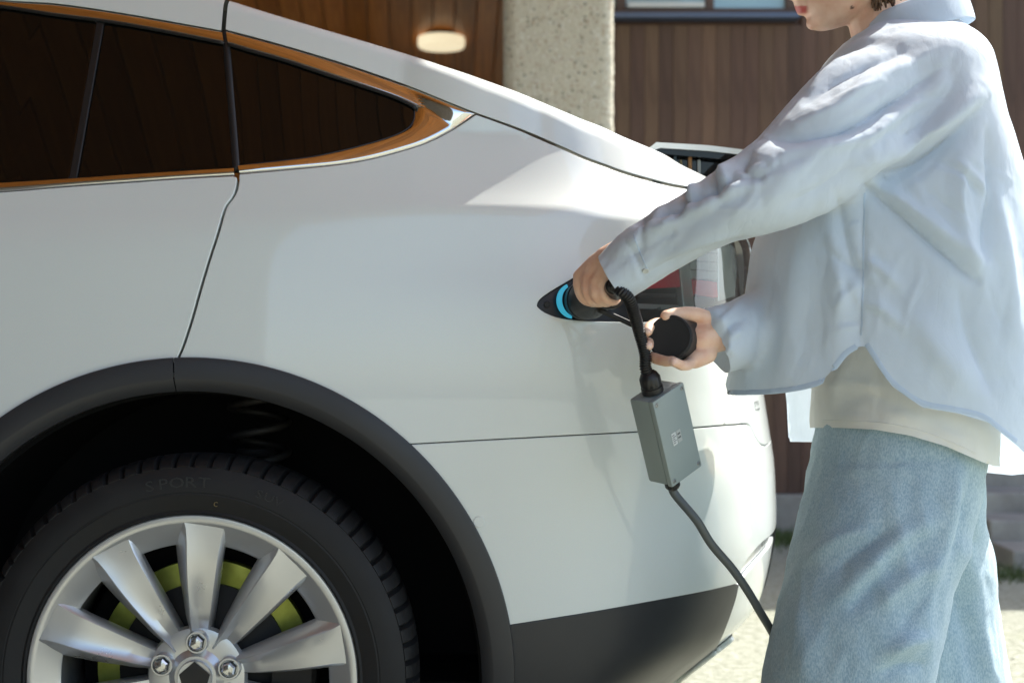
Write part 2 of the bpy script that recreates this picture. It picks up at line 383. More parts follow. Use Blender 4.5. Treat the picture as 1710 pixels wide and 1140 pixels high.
# low concrete steps beside the building
stp = empty('steps', (2.9, 3.8, 0), 'low weathered concrete steps in front of the timber building', 'steps')
for i in range(4):
    MB().box((1.98, 3.35+.27*i, 0), (3.9, 4.43, .085*(i+1))).obj('step', M['plain_conc'], stp, False, bevel=.012)

# strip of grass along the plinth
gm = MB()
for i in range(5200):
    x = random.uniform(.3, 2.6); y = random.choice((random.gauss(4.25, .14), random.gauss(3.2, .05) if x > 1.75 else random.gauss(4.2, .12)))
    if y > 4.43 or (x > 1.95 and y > 3.33): continue
    h = random.uniform(.02, .07); a = random.uniform(0, 6.28); wd = random.uniform(.002, .004); bx, by = random.gauss(0, .02), random.gauss(0, .02)
    c, s_ = math.cos(a)*wd, math.sin(a)*wd
    gm.add([(x-c, y-s_, 0), (x+c, y+s_, 0), (x+bx, y+by, h)], [(0,1,2)])
gob = gm.obj('grass', M['grass'], None, False); gob['kind'] = 'stuff'; gob['label'] = 'short grass growing along the foot of the building'; gob['category'] = 'grass'
# pebbles on the ground in view
peb = MB()
for i in range(350):
    x = random.uniform(-.5, 3.2); y = random.uniform(.9, 4.3)
    if x > 1.95 and y > 3.3: continue
    r = random.uniform(.003, .009); q = [random.uniform(.7, 1.3) for _ in range(6)]
    peb.add([(x+r*q[0], y, r*.2), (x, y+r*q[1], r*.2), (x-r*q[2], y, r*.2), (x, y-r*q[3], r*.2), (x, y, r*.8*q[4]), (x, y, -.003)],
            [(0,1,4),(1,2,4),(2,3,4),(3,0,4),(1,0,5),(2,1,5),(3,2,5),(0,3,5)])
po = peb.obj('gravel', M['ground'], None, False); po['kind'] = 'stuff'; po['label'] = 'loose pebbles scattered over the dusty ground'; po['category'] = 'gravel'

# ================================================================== THE CAR
# side surface: plan curve (arc length s) x height z.  y = 0 is the widest point of the near side, car centre at y = 1
CB, CA, CP = 1.0, 0.60, 2.4                      # rear corner superellipse: semi-axes and power
th = np.linspace(0, 1, 600)**1.6*math.pi/2
ex = CA*np.sin(th)**(2/CP); ey = CB*(1-np.cos(th)**(2/CP))
_d = np.r_[0, np.cumsum(np.hypot(np.diff(ex), np.diff(ey)))]
S_END = float(np.interp(.62, ey, _d)); S_MID = float(_d[-1])
fa = np.linspace(0, 1, 300)*math.pi/2            # front corner
fx = 1.25*np.sin(fa)**(2/2.3); fy = 1.0*(1-np.cos(fa)**(2/2.3)); fd = np.r_[0, np.cumsum(np.hypot(np.diff(fx), np.diff(fy)))]
FRONT0 = -3.95                                    # straight part from s = 0 back to s = FRONT0
def plan(s):
    s = np.asarray(s, float)
    x = np.where(s < 0, s, np.interp(s, _d, ex)); y = np.where(s < 0, 0, np.interp(s, _d, ey))
    q = FRONT0-s; fr = q > 0
    x = np.where(fr, FRONT0+.35-np.interp(q, fd, fx)-.35, x); y = np.where(fr, np.interp(q, fd, fy), y)
    return x, y
# rear extent: silhouette traced from the photograph, turned into the car's own length at each height
SIL = [(230,1222),(300,1240),(400,1256),(500,1263),(655,1274),(745,1287),(790,1294),(850,1296),(890,1298),(930,1296),(970,1290),(1010,1282),(1045,1274),(1065,1258),(1085,1232),(1110,1204),(1140,1170),(1200,1115),(1260,1050)]
_zs, _xs = [], []
for py_, px_ in SIL:
    z_ = H-(py_-570)/F*(D+.35); t_ = (px_-855)/F
    xe = min(t_*(D+yy)-(xx-CA) for xx, yy in zip(ex, ey))   # largest shift that keeps the whole corner left of the line of sight
    _zs.append(z_); _xs.append(xe)
_zs, _xs = np.array(_zs[::-1]), np.array(_xs[::-1])
_zz = np.linspace(_zs[0], _zs[-1], 200); _xx = np.interp(_zz, _zs, _xs)
for _ in range(30): _xx[1:-1] = .25*_xx[:-2]+.5*_xx[1:-1]+.25*_xx[2:]
def xe(z): return np.interp(z, _zz, _xx)
XE0 = float(_xx.max())
def crease(x): return np.interp(x, [-4,-.82,-.45,-.16,.1,.25,.5], [1.02,1.094,1.113,1.127,1.124,1.117,1.09])
def lean(x, z):
    u = z-crease(x); wdt = .0032+.024*ss(-.05, -.75, x)
    sp = wdt*np.log1p(np.exp(np.clip(u/wdt, -40, 40)))
    low = .16*(np.minimum(z, 1.13)-.76)**2 + .22*np.maximum(0, .45-z)**2
    hz = .50*ss(-.45, .25, x)+.12
    hi = .37*sp + hz*.06*(1-np.exp(-sp/.06))
    # faint character line lower down, only towards the rear
    u2 = z-1.015; hi = hi + .010*ss(-.35, .1, x)*(1/(1+np.exp(-u2/.018)))
    return low+hi
def S(s, z):
    s, z = np.broadcast_arrays(np.asarray(s, float), np.asarray(z, float))
    x, y = plan(s)
    wr = ss(.0, .5, s)
    X = x + (XE0-CA) + (xe(z)-XE0)*wr
    tt = np.clip(1-y/.9, 0, 1)
    return np.stack([X, y+lean(X, z)*tt, z], -1)
def SN(s, z):
    e = 1e-3
    a = S(np.asarray(s)+e, z)-S(np.asarray(s)-e, z); b = S(s, np.asarray(z)+e)-S(s, np.asarray(z)-e)
    n = np.cross(a, b); return n/np.linalg.norm(n, axis=-1, keepdims=True)      # points to -y on the near side
def inv(P):
    """pixels of the traced outline -> (s, z) on the side surface"""
    P = np.array(P, float); s = (P[:, 0]-855)/F*D-(XE0-CA); z = H-(P[:, 1]-570)/F*D
    s = np.minimum(s, .45)
    def pr(s, z):
        q = S(s, z); return np.stack([855+F*q[:, 0]/(D+q[:, 1]), 570-F*(q[:, 2]-H)/(D+q[:, 1])], -1)
    for _ in range(40):
        r = P-pr(s, z); e = 1e-4
        js = (pr(s+e, z)-pr(s-e, z))/(2*e); jz = (pr(s, z+e)-pr(s, z-e))/(2*e)
        det = js[:, 0]*jz[:, 1]-js[:, 1]*jz[:, 0]; det = np.where(np.abs(det) < 2e4, 2e4*np.sign(det+1e-9), det)
        ds = (r[:, 0]*jz[:, 1]-r[:, 1]*jz[:, 0])/det; dz = (js[:, 0]*r[:, 1]-js[:, 1]*r[:, 0])/det
        s = s+np.clip(ds, -.05, .05)*.8; z = z+np.clip(dz, -.05, .05)*.8
        s = np.minimum(s, S_END-.02)
    return np.stack([s, z], -1)
def pip(P, loops):
    ins = np.zeros(len(P), bool)
    for L in loops:
        a = L; b = np.roll(L, -1, 0)
        for i in range(len(a)):
            y0, y1 = a[i, 1], b[i, 1]
            c = (y0 > P[:, 1]) != (y1 > P[:, 1])
            if c.any():
                xi = a[i, 0]+(P[:, 1]-y0)/(y1-y0+1e-15)*(b[i, 0]-a[i, 0]); ins ^= c & (P[:, 0] < xi)
    return ins
def dens(L, step):
    out = []
    for i in range(len(L)):
        a, b = L[i], L[(i+1) % len(L)]; n = max(1, int(np.hypot(*(b-a))/step))
        for j in range(n): out.append(a+(b-a)*j/n)
    return np.array(out)
def panel(name, loops, mt, parent, off=0.0, grid=.013, flange=.016, edge=.0016, drop=.0012, surf=S, surfn=SN):
    """sheet-metal panel on the side surface: loops are (s, z) outlines, first outer then holes"""
    L = []
    for q in loops:
        q = np.asarray(q); keep = np.r_[True, np.hypot(*np.diff(q, axis=0).T) > 4e-4]; q = q[keep]
        if np.hypot(*(q[0]-q[-1])) < 4e-4: q = q[:-1]
        L.append(dens(q, .007))
    pts, edges, outn, base = [], [], [], 0
    for q in L:
        n = len(q); t = np.roll(q, -1, 0)-np.roll(q, 1, 0); t /= np.linalg.norm(t, axis=1, keepdims=True)+1e-12
        nr = np.stack([t[:, 1], -t[:, 0]], 1)
        ins = pip(q+nr*1e-4, L); nr[ins] *= -1
        pts.append(q); edges += [(base+i, base+(i+1) % n) for i in range(n)]; outn.append(nr); base += n
    nb = base; B = np.vstack(pts); ON = np.vstack(outn)
    inner = B-ON*edge; inner = inner[pip(inner, L)]
    lo, hi = B.min(0), B.max(0)
    gx, gz = np.meshgrid(np.arange(lo[0]+grid*.3, hi[0], grid), np.arange(lo[1]+grid*.4, hi[1], grid)); G = np.stack([gx.ravel(), gz.ravel()], 1)
    G = G[pip(G, L)]
    if len(G):
        dmin = np.full(len(G), 9.0)
        for c in range(0, len(B), 64): dmin = np.minimum(dmin, np.sqrt(((G[:, None]-B[None, c:c+64])**2).sum(-1)).min(1))
        G = G[dmin > grid*.55]
    allp = np.vstack([B, inner, G])
    r = delaunay_2d_cdt([Vector(p) for p in allp], edges, [], 0, 1e-7)
    V2 = np.array([tuple(v) for v in r[0]]); T = np.array([t for t in r[2]]); orig = r[3]
    cen = V2[T].mean(1); T = T[pip(cen, L)]
    bidx = {}
    for i, o in enumerate(orig):
        for q in o:
            if q < nb: bidx[q] = i
    P3 = surf(V2[:, 0], V2[:, 1]); N3 = surfn(V2[:, 0], V2[:, 1])
    P3 = P3+N3*off
    # outward edge direction in 3d
    e = 1e-3; NN = N3.copy(); fl_v, fl_f, fl_n = [], [], []
    bi = np.array([bidx.get(i, 0) for i in range(nb)])
    E3 = surf(B[:, 0]+ON[:, 0]*e, B[:, 1]+ON[:, 1]*e)-surf(B[:, 0]-ON[:, 0]*e, B[:, 1]-ON[:, 1]*e); E3 /= np.linalg.norm(E3, axis=1, keepdims=True)
    nB = N3[bi].copy()
    P3[bi] -= nB*drop
    q = nB*.85+E3*.52; NN[bi] = q/np.linalg.norm(q, axis=1, keepdims=True)
    n0 = len(P3)
    ring1 = P3[bi]+E3*.0004-nB*.002; ring2 = P3[bi]+E3*.0004-nB*flange
    V = np.vstack([P3, ring1, ring2]); NN = np.vstack([NN, E3, E3]); Fc = [tuple(t) for t in T]
    # orientation of triangles
    a, b, c = P3[T[:, 0]], P3[T[:, 1]], P3[T[:, 2]]; fl_ = (np.cross(b-a, c-a)*N3[T[:, 0]]).sum(1) < 0
    Fc = [(t[0], t[2], t[1]) if f else tuple(t) for t, f in zip(T.tolist(), fl_)]
    base = 0
    for q in L:
        n = len(q)
        for i in range(n):
            j = (i+1) % n; A, Bq = int(bi[base+i]), int(bi[base+j]); a1, b1 = n0+base+i, n0+base+j; a2, b2 = a1+nb, b1+nb
            Fc += [(A, Bq, b1, a1), (a1, b1, b2, a2)]
        base += n
    return mobj(name, V, Fc, mt, parent, True, NN)

# ---- traced outlines (pixels of the photograph)
BELT = [(385,294),(400,291),(480,284),(560,276),(620,266),(680,250),(720,236),(760,215),(795,192)]
BELT_D = [(-170,330),(0,321),(100,313),(200,306),(300,299),(389,294)]
SEAM = [(397,296),(397,303),(394,318),(388,330),(379,342),(374,353),(363,392),(350,432),(335,482),(320,535),(305,580),(293,607)]
LIFT = [(795,191),(870,218),(940,248),(975,264),(1010,277),(1046,290),(1109,307),(1140,313),(1175,318),(1215,330),(1240,352)]
WCX, WCY = 316.0, 1141.0
wc = W(WCX, WCY, 0)                 # wheel centre on the car's side plane
AR = 541/F*D                        # wheel arch radius in metres
def arc(a0, a1, r, n=60):           # on the side surface, degrees from +x
    t = np.radians(np.linspace(a0, a1, n)); return np.stack([wc.x-(XE0-CA)+r*np.cos(t), wc.z+r*np.sin(t)], 1)
a_seam = math.degrees(math.atan2(WCY-607, 291-WCX))
BUMP = [(676,742),(800,735),(930,728),(1060,721),(1160,714),(1225,709),(1249,708),(1256,717),(1262,730),(1270,740),(1279,744)]
LOWE = [(842,1044),(900,1035),(1000,1019),(1100,1001),(1170,988),(1215,978),(1230,974)]

car = empty('electric_car', (-2.0, 1.0, 0), 'white electric crossover car plugged in at its rear charge port', 'car')
P = M['paint']
off = lambda pts, dx, dy: [(x+dx, y+dy) for x, y in pts]
seam_r = inv(cr(off(SEAM, 2.5, 0)))
seam_l = inv(cr(off(SEAM, -2.5, 0)))
a_b = math.degrees(math.atan2(WCY-742, 676-WCX)); a_l = math.degrees(math.atan2(WCY-1044, 842-WCX))

# port + tail lamp opening
PORT = cr([(1062,538),(1010,537),(970,535.5),(935,531),(912,523),(899,514),(897,508),(902,499),(918,487),(945,471),(975,454),(1010,436),(1045,424),(1078,417)])
LAMPR = cr([(1078,417),(1140,404),(1200,396),(1238,394),(1250,404),(1256,430),(1257,470),(1250,505),(1225,524),(1160,533),(1100,537),(1062,538)])
hole = inv(np.vstack([PORT[:-1], LAMPR[:-1]]))
# quarter panel
q_top = inv(cr(BELT[1:])); q_lift = inv(cr(LIFT[1:]))
q_lift = q_lift+np.array([0, -.0016])
endz = q_lift[-1, 1]
bump_u = inv(cr(off(BUMP, 0, -1.2))); bump_d = inv(cr(off(BUMP, 0, 1.2)))
q = np.vstack([q_top, q_lift, [[S_END, endz-.01]], [[S_END, bump_u[-1, 1]]], bump_u[::-1], arc(a_b, a_seam-.25, AR+.001), seam_r[::-1]])
panel('quarter_panel', [q, hole], P, car)
# rear door, carried on well out of the frame
d_bot = arc(a_seam+.25, 180-14, AR+.001)
dbl = inv(cr(BELT_D)); XL = float(dbl[0, 0])
door_poly = np.vstack([dbl, seam_l, d_bot, [[d_bot[-1, 0]-.02, .42]], [[XL, .40]]])
door = panel('rear_door', [door_poly], P, car)
# bumper
lowe = inv(cr(LOWE)); RECU = inv(cr([(1231,974),(1243,942),(1266,912),(1288,893)]))
bmp = np.vstack([bump_d, [[S_END, bump_d[-1, 1]]], [[S_END, RECU[-1, 1]+.004]], RECU[::-1], lowe[::-1], arc(a_l, a_b, AR+.001)])
panel('rear_bumper', [bmp], P, car)
# grey recess band with reflector, then the white lower corner
RECL = inv(cr([(1234,980),(1250,958),(1272,932),(1289,912)]))
rec = np.vstack([RECU+np.array([0,-.001]), [[S_END, RECU[-1, 1]]], [[S_END, RECL[-1, 1]]], RECL[::-1]])
panel('bumper_recess', [rec], M['alloy'], car, off=-.012)
CLR = inv(cr([(1236,977),(1230,1003),(1215,1046),(1198,1084),(1176,1114),(1150,1140),(1118,1180)]))
corner = np.vstack([RECL+np.array([0,-.002]), [[S_END, RECL[-1, 1]-.002]], [[S_END, .33]], [[CLR[-1, 0]+.03, .33]], CLR[::-1]+np.array([.002, 0])])
panel('bumper_corner', [corner], P, car, off=-.004)
lp = inv(cr([(1202,1082),(1222,1074),(1246,1056),(1262,1036)])); lp3 = S(lp[:, 0], lp[:, 1])+SN(lp[:, 0], lp[:, 1])*.001
MB().tube(lp3, .006, 10, True).obj('bumper_lip', P, car)
lp3 = lp3+np.array([0, 0, .0085]); MB().tube(lp3, .0028, 8, True).obj('lip_joint', M['rubber_seal'], car)
# lower dark cladding
zl = .25
cl = np.vstack([lowe+np.array([0, -.0015]), CLR, [[CLR[-1, 0]-.05, zl+.01]], [[wc.x-(XE0-CA)+AR*.985, zl]], arc(-12.2, a_l, AR+.001)])
panel('lower_cladding', [cl], M['clad'], car, off=-.002)

# wheel arch trims: faceted section swept round the arch
def arch_trim(a0, a1, name):
    t = np.radians(np.linspace(a0, a1, 90)); rings = []
    for a in t:
        c_, s_ = math.cos(a), math.sin(a); ring = []
        for r, yo in ((AR+.0035,.012),(AR+.0035,-.003),(AR+.0025,-.006),(AR-.001,-.0072),(AR-.030,-.0085),(AR-.033,-.0078),(AR-.0495,.0035),(AR-.051,.0055),(AR-.0505,.03),(AR-.045,.05)):
            sx, sz = wc.x-(XE0-CA)+r*c_, wc.z+r*s_
            p = S(max(sx, -4), sz); ring.append((p[0], p[1]+yo, p[2]))
        rings.append(ring)
    MB().loft(rings, False).obj(name, M['clad'], car, True, 28)
arch_trim(-28, a_seam-.10, 'wheel_arch_trim'); arch_trim(a_seam+.10, 205, 'wheel_arch_trim')

# wheel housing
lin = MB(); rings = []
for yy, rr_ in ((.05, AR-.056), (.06, AR-.028), (.30, AR-.03), (.42, AR-.06)):
    rings.append([(wc.x+rr_*math.cos(a), yy, wc.z+rr_*math.sin(a)) for a in np.linspace(-.5, math.pi+.5, 70)])
lin.loft(rings, False); r3 = rings[-1]; lin.add(list(r3)+[(wc.x, .43, wc.z)], [(i, i+1, len(r3)) for i in range(len(r3)-1)])
lin.obj('wheel_housing', M['liner'], car, True, 40)
# suspension spring seen above the tyre
hx = W(430, 700, .22); cp = [(hx.x+.05*math.cos(a), .24+.05*math.sin(a), .66+a*.0085) for a in np.linspace(0, 6*2*math.pi*.5, 90)]
MB().tube(cp, .007, 8).obj('spring', M['iron'], car)
MB().lathe([(0,0),(.03,0),(.034,.006),(.03,.012),(0,.012)], Matrix.Translation((hx.x, .2, .712)), 24).obj('spring_seat', M['steel'], car, True, 40)

# inner shell so that the joints read black
sg = np.linspace(-1.75, S_END+.05, 120); zg = np.linspace(.30, 1.17, 60); SS, ZZ = np.meshgrid(sg, zg)
sh = S(SS, ZZ)-SN(SS, ZZ)*.03; Fc = []
cxx, czz = sh[..., 0]-wc.x, sh[..., 2]-wc.z; oka = np.hypot(cxx, czz) > AR-.03
nx = len(sg)
for i in range(len(zg)-1):
    for j in range(nx-1):
        if oka[i, j] and oka[i, j+1] and oka[i+1, j] and oka[i+1, j+1]: Fc.append((i*nx+j, i*nx+j+1, (i+1)*nx+j+1, (i+1)*nx+j))
mobj('inner_shell', sh.reshape(-1, 3), Fc, M['liner'], car)

# ---- window line: chrome surround, panes, divider
GTIP_LO = [(397,275.5),(450,270),(515,262),(560,253),(608,241),(645,230),(668,221),(684,211),(692,199),(693.5,188)]
GTIP_UP = [(693,182),(688,177),(655,161.5),(608,145.5),(560,130),(515,115),(468,99.5),(421,86.5),(381,74.5)]
TR_OUT_LO = [(400,289),(480,282),(560,274),(620,264),(680,248),(720,234),(760,213),(791,191)]
TR_OUT_UP = [(793,189.5),(749,172),(678,143.5),(589,112.5),(515,89.5),(440,68),(377.5,51.5)]
inner_c = np.vstack([cr(GTIP_LO), cr(GTIP_UP)]); outer_c = np.vstack([cr(TR_OUT_LO), cr(TR_OUT_UP)])
def trim_strip(outer, inner, name, n=140, bulge=.0022, parent=None):
    A, Bc = inv(outer), inv(inner); V = []; m_ = 11
    for a, b in zip(A, Bc):
        for j in range(m_):
            t = j/(m_-1); q = a+(b-a)*t; p = S(q[0], q[1]); nn = SN(q[0], q[1])
            h = bulge*(math.sin(math.pi*min(1, t*1.0))**.75) - .004*(t > .97) - .004*(t < .03)
            V.append(p+nn*h)
    Fc = [(i*m_+j, i*m_+j+1, (i+1)*m_+j+1, (i+1)*m_+j) for i in range(len(A)-1) for j in range(m_-1)]
    return mobj(name, np.array(V), Fc, M['chrome'], parent or car)
# match by parameter along lower and upper branch so that the tip stays at the tip
o_lo, i_lo = resample(cr(TR_OUT_LO), 120), resample(cr(GTIP_LO), 120)
o_up, i_up = resample(cr(TR_OUT_UP), 120), resample(cr(GTIP_UP), 120)
trim_strip(np.vstack([o_lo, o_up]), np.vstack([i_lo, i_up]), 'window_surround')
gl = inv(np.vstack([cr(GTIP_LO), cr(GTIP_UP)]))
panel('quarter_window', [gl], M['glass'], car, off=-.0035, edge=.003, flange=.01)
# seal line along the upper edge
up = inv(resample(cr(GTIP_UP), 80)); sp = S(up[:, 0], up[:, 1])+SN(up[:, 0], up[:, 1])*.0005
MB().tube(sp, .0028, 8).obj('window_seal', M['rubber_seal'], car)
# rear door glass and trim
DG_UP = [(-170,-8),(0,12),(94,26),(187,38),(281,54.5),(374,73)]; DG_LO = [(-170,312),(0,304),(117,297),(234,289),(391,279.5)]
DT_UP = [(-170,-14),(0,2),(94,8),(187,21),(281,37),(371,53)]; DT_LO = [(-170,328),(0,319),(100,311),(200,304),(300,297),(391,291.5)]
s1 = trim_strip(resample(cr(DT_LO), 80), resample(cr(DG_LO), 80), 'window_surround', parent=car)
s2 = trim_strip(resample(cr(DT_UP), 80), resample(cr(DG_UP), 80), 'window_surround', parent=car)
u_, l_ = cr(DG_UP), cr(DG_LO)
def upx(x): return float(np.interp(x, u_[:, 0], u_[:, 1]))
def lox(x): return float(np.interp(x, l_[:, 0], l_[:, 1]))
DIVT, DIVB = (168, upx(168)), (122, lox(122))
pane1 = np.vstack([u_[u_[:, 0] < DIVT[0]-9], [[DIVT[0]-8, DIVT[1]]], [[DIVB[0]-8, DIVB[1]]], l_[l_[:, 0] < DIVB[0]-9][::-1]])
pane2 = np.vstack([[[DIVT[0]+6, DIVT[1]]], u_[u_[:, 0] > DIVT[0]+7], l_[l_[:, 0] > DIVB[0]+7][::-1], [[DIVB[0]+6, DIVB[1]]]])
bar = np.array([[DIVT[0]-7, DIVT[1]], [DIVT[0]+5, DIVT[1]], [DIVB[0]+5, DIVB[1]], [DIVB[0]-7, DIVB[1]]])
for pn in (pane1, pane2): panel('door_window', [inv(pn)], M['glass'], car, off=-.0035, edge=.003, flange=.01)
panel('window_divider', [inv(dens(bar, 8))], M['rubber_seal'], car, off=-.001, flange=.01)
up = inv(resample(cr(DG_UP), 80)); sp = S(up[:, 0], up[:, 1])+SN(up[:, 0], up[:, 1])*.0005
MB().tube(sp, .0028, 8).obj('window_seal', M['rubber_seal'], car)
# black door pillar edge between the two side windows
pil = inv(cr([(374,50),(378,80),(385,170),(390,230),(393.5,282)], 10)); sp = S(pil[:, 0], pil[:, 1])-SN(pil[:, 0], pil[:, 1])*.0075
MB().tube(sp, .0075, 10).obj('door_seal', M['rubber_seal'], car)

# ---- roof side and liftgate: starts at the trim, bends over the silhouette and on to the car's centre line
RB = cr([(377,49.5),(440,66),(515,87.5),(589,110.5),(678,141.5),(749,170),(795,188),(870,215),(940,245),(975,261),(1010,274),(1046,287),(1109,304),(1140,310),(1175,315),(1215,327),(1240,349)], 10)
RS = cr([(300,-19),(371,0),(400,10),(440,22),(500,39),(560,58),(600,70),(660,85),(720,104),(800,130),(850,149),(900,170),(960,193),(1025,217),(1080,240),(1120,262),(1165,289),(1190,302),(1215,317),(1245,338)], 10)
RB_D = cr([(-170,-17),(0,0),(94,6),(187,19),(281,35),(369.5,51)], 10); RS_D = cr([(-180,-118),(0,-80),(100,-62),(200,-43),(300,-19),(371,0)], 10)
def roof_rows(Bp, Sp, nrow=22):
    A = inv(Bp); rows = []
    p0s = S(A[:, 0], A[:, 1]); tz = S(A[:, 0], A[:, 1]+.004)-p0s; l0 = np.arctan2(tz[:, 1], tz[:, 2])
    l0 = np.convolve(np.r_[[l0[0]]*8, l0, [l0[-1]]*8], np.ones(17)/17, 'valid')
    l0 = np.clip(l0, .2, .37); l0 = np.convolve(np.r_[[l0[0]]*25, l0, [l0[-1]]*25], np.ones(51)/51, 'valid'); Rs = []; SF = 1.0
    for p0, a0, bp in zip(p0s, l0, Bp):
        target = float(np.interp(bp[0], Sp[:, 0], Sp[:, 1]))
        def top(R):
            best = 1e9
            for a in np.linspace(a0, 1.53, 30):
                z = p0[2]+R*(SF*math.cos(a0)+math.sin(a)-math.sin(a0)); y = p0[1]+R*(SF*math.sin(a0)+math.cos(a0)-math.cos(a)); best = min(best, 570-F*(z-H)/(D+y))
            return best
        lo_, hi_ = .004, 1.2
        for _ in range(30):
            mid = (lo_+hi_)/2
            if top(mid) > target: lo_ = mid
            else: hi_ = mid
        Rs.append(lo_)
    Rs = np.array(Rs)
    for _ in range(150): Rs[1:-1] = .25*Rs[:-2]+.5*Rs[1:-1]+.25*Rs[2:]
    for p0, a0, R in zip(p0s, l0, Rs):
        row = [(p0[0], p0[1]+.022, p0[2]+.001), (p0[0], p0[1]+.0010, p0[2]-.0002)]
        for t in (0, .03, .3, .6, .9): row.append((p0[0], p0[1]+R*SF*t*math.sin(a0), p0[2]+R*SF*t*math.cos(a0)))
        for a in np.linspace(a0, 1.50, nrow):
            row.append((p0[0], p0[1]+R*(SF*math.sin(a0)+math.cos(a0)-math.cos(a)), p0[2]+R*(SF*math.cos(a0)+math.sin(a)-math.sin(a0))))
        y0, z0 = row[-1][1], row[-1][2]
        for t in np.linspace(0, 1, 9)[1:]:
            y = y0+(1.0-y0)*t; row.append((p0[0], y, z0+.035*(1-(1-t)**2)))
        rows.append(row)
    return rows
def roof_mesh(rows, name, mt, j1=None, j0=0, mirror=False):
    rows = [r[j0:j1] for r in rows]; n = len(rows[0]); V = [p for r in rows for p in r]
    if mirror: V = [(x, 2-y, z) for x, y, z in V]
    Fc = [(i*n+j, i*n+j+1, (i+1)*n+j+1, (i+1)*n+j) for i in range(len(rows)-1) for j in range(n-1)]
    o = MB().add(V, Fc).obj(name, mt, car)
    return o
rows = roof_rows(RB, RS); rows_d = roof_rows(RB_D, RS_D)
nside = 31
lg = roof_mesh(rows, 'liftgate', P, None)
dr = roof_mesh(rows_d, 'roof_rail', P, nside)
roof_mesh(rows_d, 'roof_glass', M['glass'], None, nside-1)
roof_mesh(rows, 'far_liftgate_half', P, None, 0, True); roof_mesh(rows_d, 'far_roof_half', P, None, 0, True)

# ---- rear fascia between the corners, far side and front: simple but closed
sg = np.linspace(S_END-.004, S_MID, 14); zg = np.linspace(.33, 1.16, 30); SS, ZZ = np.meshgrid(sg, zg); pr_ = S(SS, ZZ)
V = pr_.reshape(-1, 3).tolist(); nx = len(sg)
Fc = [(i*nx+j, i*nx+j+1, (i+1)*nx+j+1, (i+1)*nx+j) for i in range(len(zg)-1) for j in range(nx-1)]
MB().add(V, Fc).add([(x, 2-y, z) for x, y, z in V], [f[::-1] for f in Fc]).obj('rear_fascia', P, car)
sg = np.concatenate([np.linspace(FRONT0-2.2, FRONT0, 24), np.linspace(FRONT0, 0, 60)[1:], np.linspace(0, S_END, 24)[1:]]); zg = np.linspace(.26, 1.12, 24)
SS, ZZ = np.meshgrid(sg, zg); pr_ = S(SS, ZZ); nx = len(sg)
FWX = wc.x-2.965
Fc = []
for i in range(len(zg)-1):
    for j in range(nx-1):
        c = pr_[i:i+2, j:j+2].reshape(-1, 3).mean(0)
        if min(math.hypot(c[0]-wc.x, c[2]-wc.z), math.hypot(c[0]-FWX, c[2]-wc.z)) > .46: Fc.append((i*nx+j, i*nx+j+1, (i+1)*nx+j+1, (i+1)*nx+j))
MB().add([(x, 2-y, z) for x, y, z in pr_.reshape(-1, 3)], Fc).obj('far_side_body', P, car)
# near side ahead of the rear door
Fn = [f for f in Fc if pr_.reshape(-1, 3)[list(f)][:, 0].max() < float(S(XL, 1.0)[0])-.004]
MB().add(pr_.reshape(-1, 3).tolist(), Fn).obj('front_body', P, car)
# glasshouse, bonnet and windscreen ahead of the rear door
xl = float(S(XL, 1.2)[0]); prof = [(xl-.004,1.50,.23,1.19),(xl-.6,1.56,.25,1.17),(xl-1.2,1.52,.26,1.15),(xl-1.9,1.28,.24,1.12),(xl-2.5,1.06,.16,1.05),(-4.3,.92,.16,.90),(-4.62,.80,.32,.78)]
rg, rw = [], []
for x, zt, ins, zb_ in prof:
    yb = float(np.interp(x, [-4.62,-4.3,-3.9], [.42,.2,.06]))
    rw.append([(x, yb, zb_), (x, yb+(ins-.03), zt-.06), (x, yb+ins+.05, zt), (x, 1, zt+.045)])
for nm, j0, j1, mt_ in (('front_side_glass', 0, 2, M['glass']), ('front_roof', 1, 4, M['paint'])):
    V = [p for r in rw for p in r[j0:j1]]; n = j1-j0
    Fc2 = [(i*n+j, i*n+j+1, (i+1)*n+j+1, (i+1)*n+j) for i in range(len(rw)-1) for j in range(n-1)]
    MB().add(V, Fc2).add([(x, 2-y, z) for x, y, z in V], Fc2).obj(nm, mt_, car, True, 40)
MB().box((-4.2, .2, .25), (.2, 1.8, .32)).obj('underbody', M['liner'], car, False)
# added unseen panel that keeps light out of the cabin
MB().box((xl-.03, .22, .5), (xl, 1.78, 1.44)).obj('cabin_light_block', M['liner'], car, False)

# ---- spoiler and rear glass
a = W(1089, 248, .412); b = W(1320, 262, .412)
spo = MB()
prof = [(0,0),(.02,.010),(.10,.010),(b.x-a.x, -.004),(b.x-a.x+.004,-.010),(b.x-a.x,-.016),(.10,-.010),(.02,-.008)]
spo.loft([[(a.x+px_, yy, a.z-(px_/(b.x-a.x))*(a.z-b.z)+pz_) for px_, pz_ in prof] for yy in (.42, .52, .8, 1.0, 1.2, 1.4, 1.58)])
spo.obj('spoiler', M['glass'], car, True, 35)
ed = MB(); e_len = b.x-a.x
ed.loft([[(a.x+px_*e_len, yy, a.z-px_*(a.z-b.z)+pz_) for px_, pz_ in ((-.015,.002),(.03,.0122),(.4,.0125),(1.01,.003),(1.01,-.006),(.4,.002),(.06,.002),(0,-.004))] for yy in (.412, .4195)])
ed.obj('spoiler_edge', M['paint'], car, True, 35)
rgv = [W(1098,258,.45), W(1330,272,.45), W(1330,340,.45), W(1150,310,.45)]
V = [tuple(p) for p in rgv]+[(p.x+.05, 1.4, p.z) for p in rgv]
MB().add(V, [(0,1,2,3),(0,4,5,1),(1,5,6,2),(2,6,7,3),(3,7,4,0),(4,7,6,5)]).obj('rear_window', M['glass'], car, False)
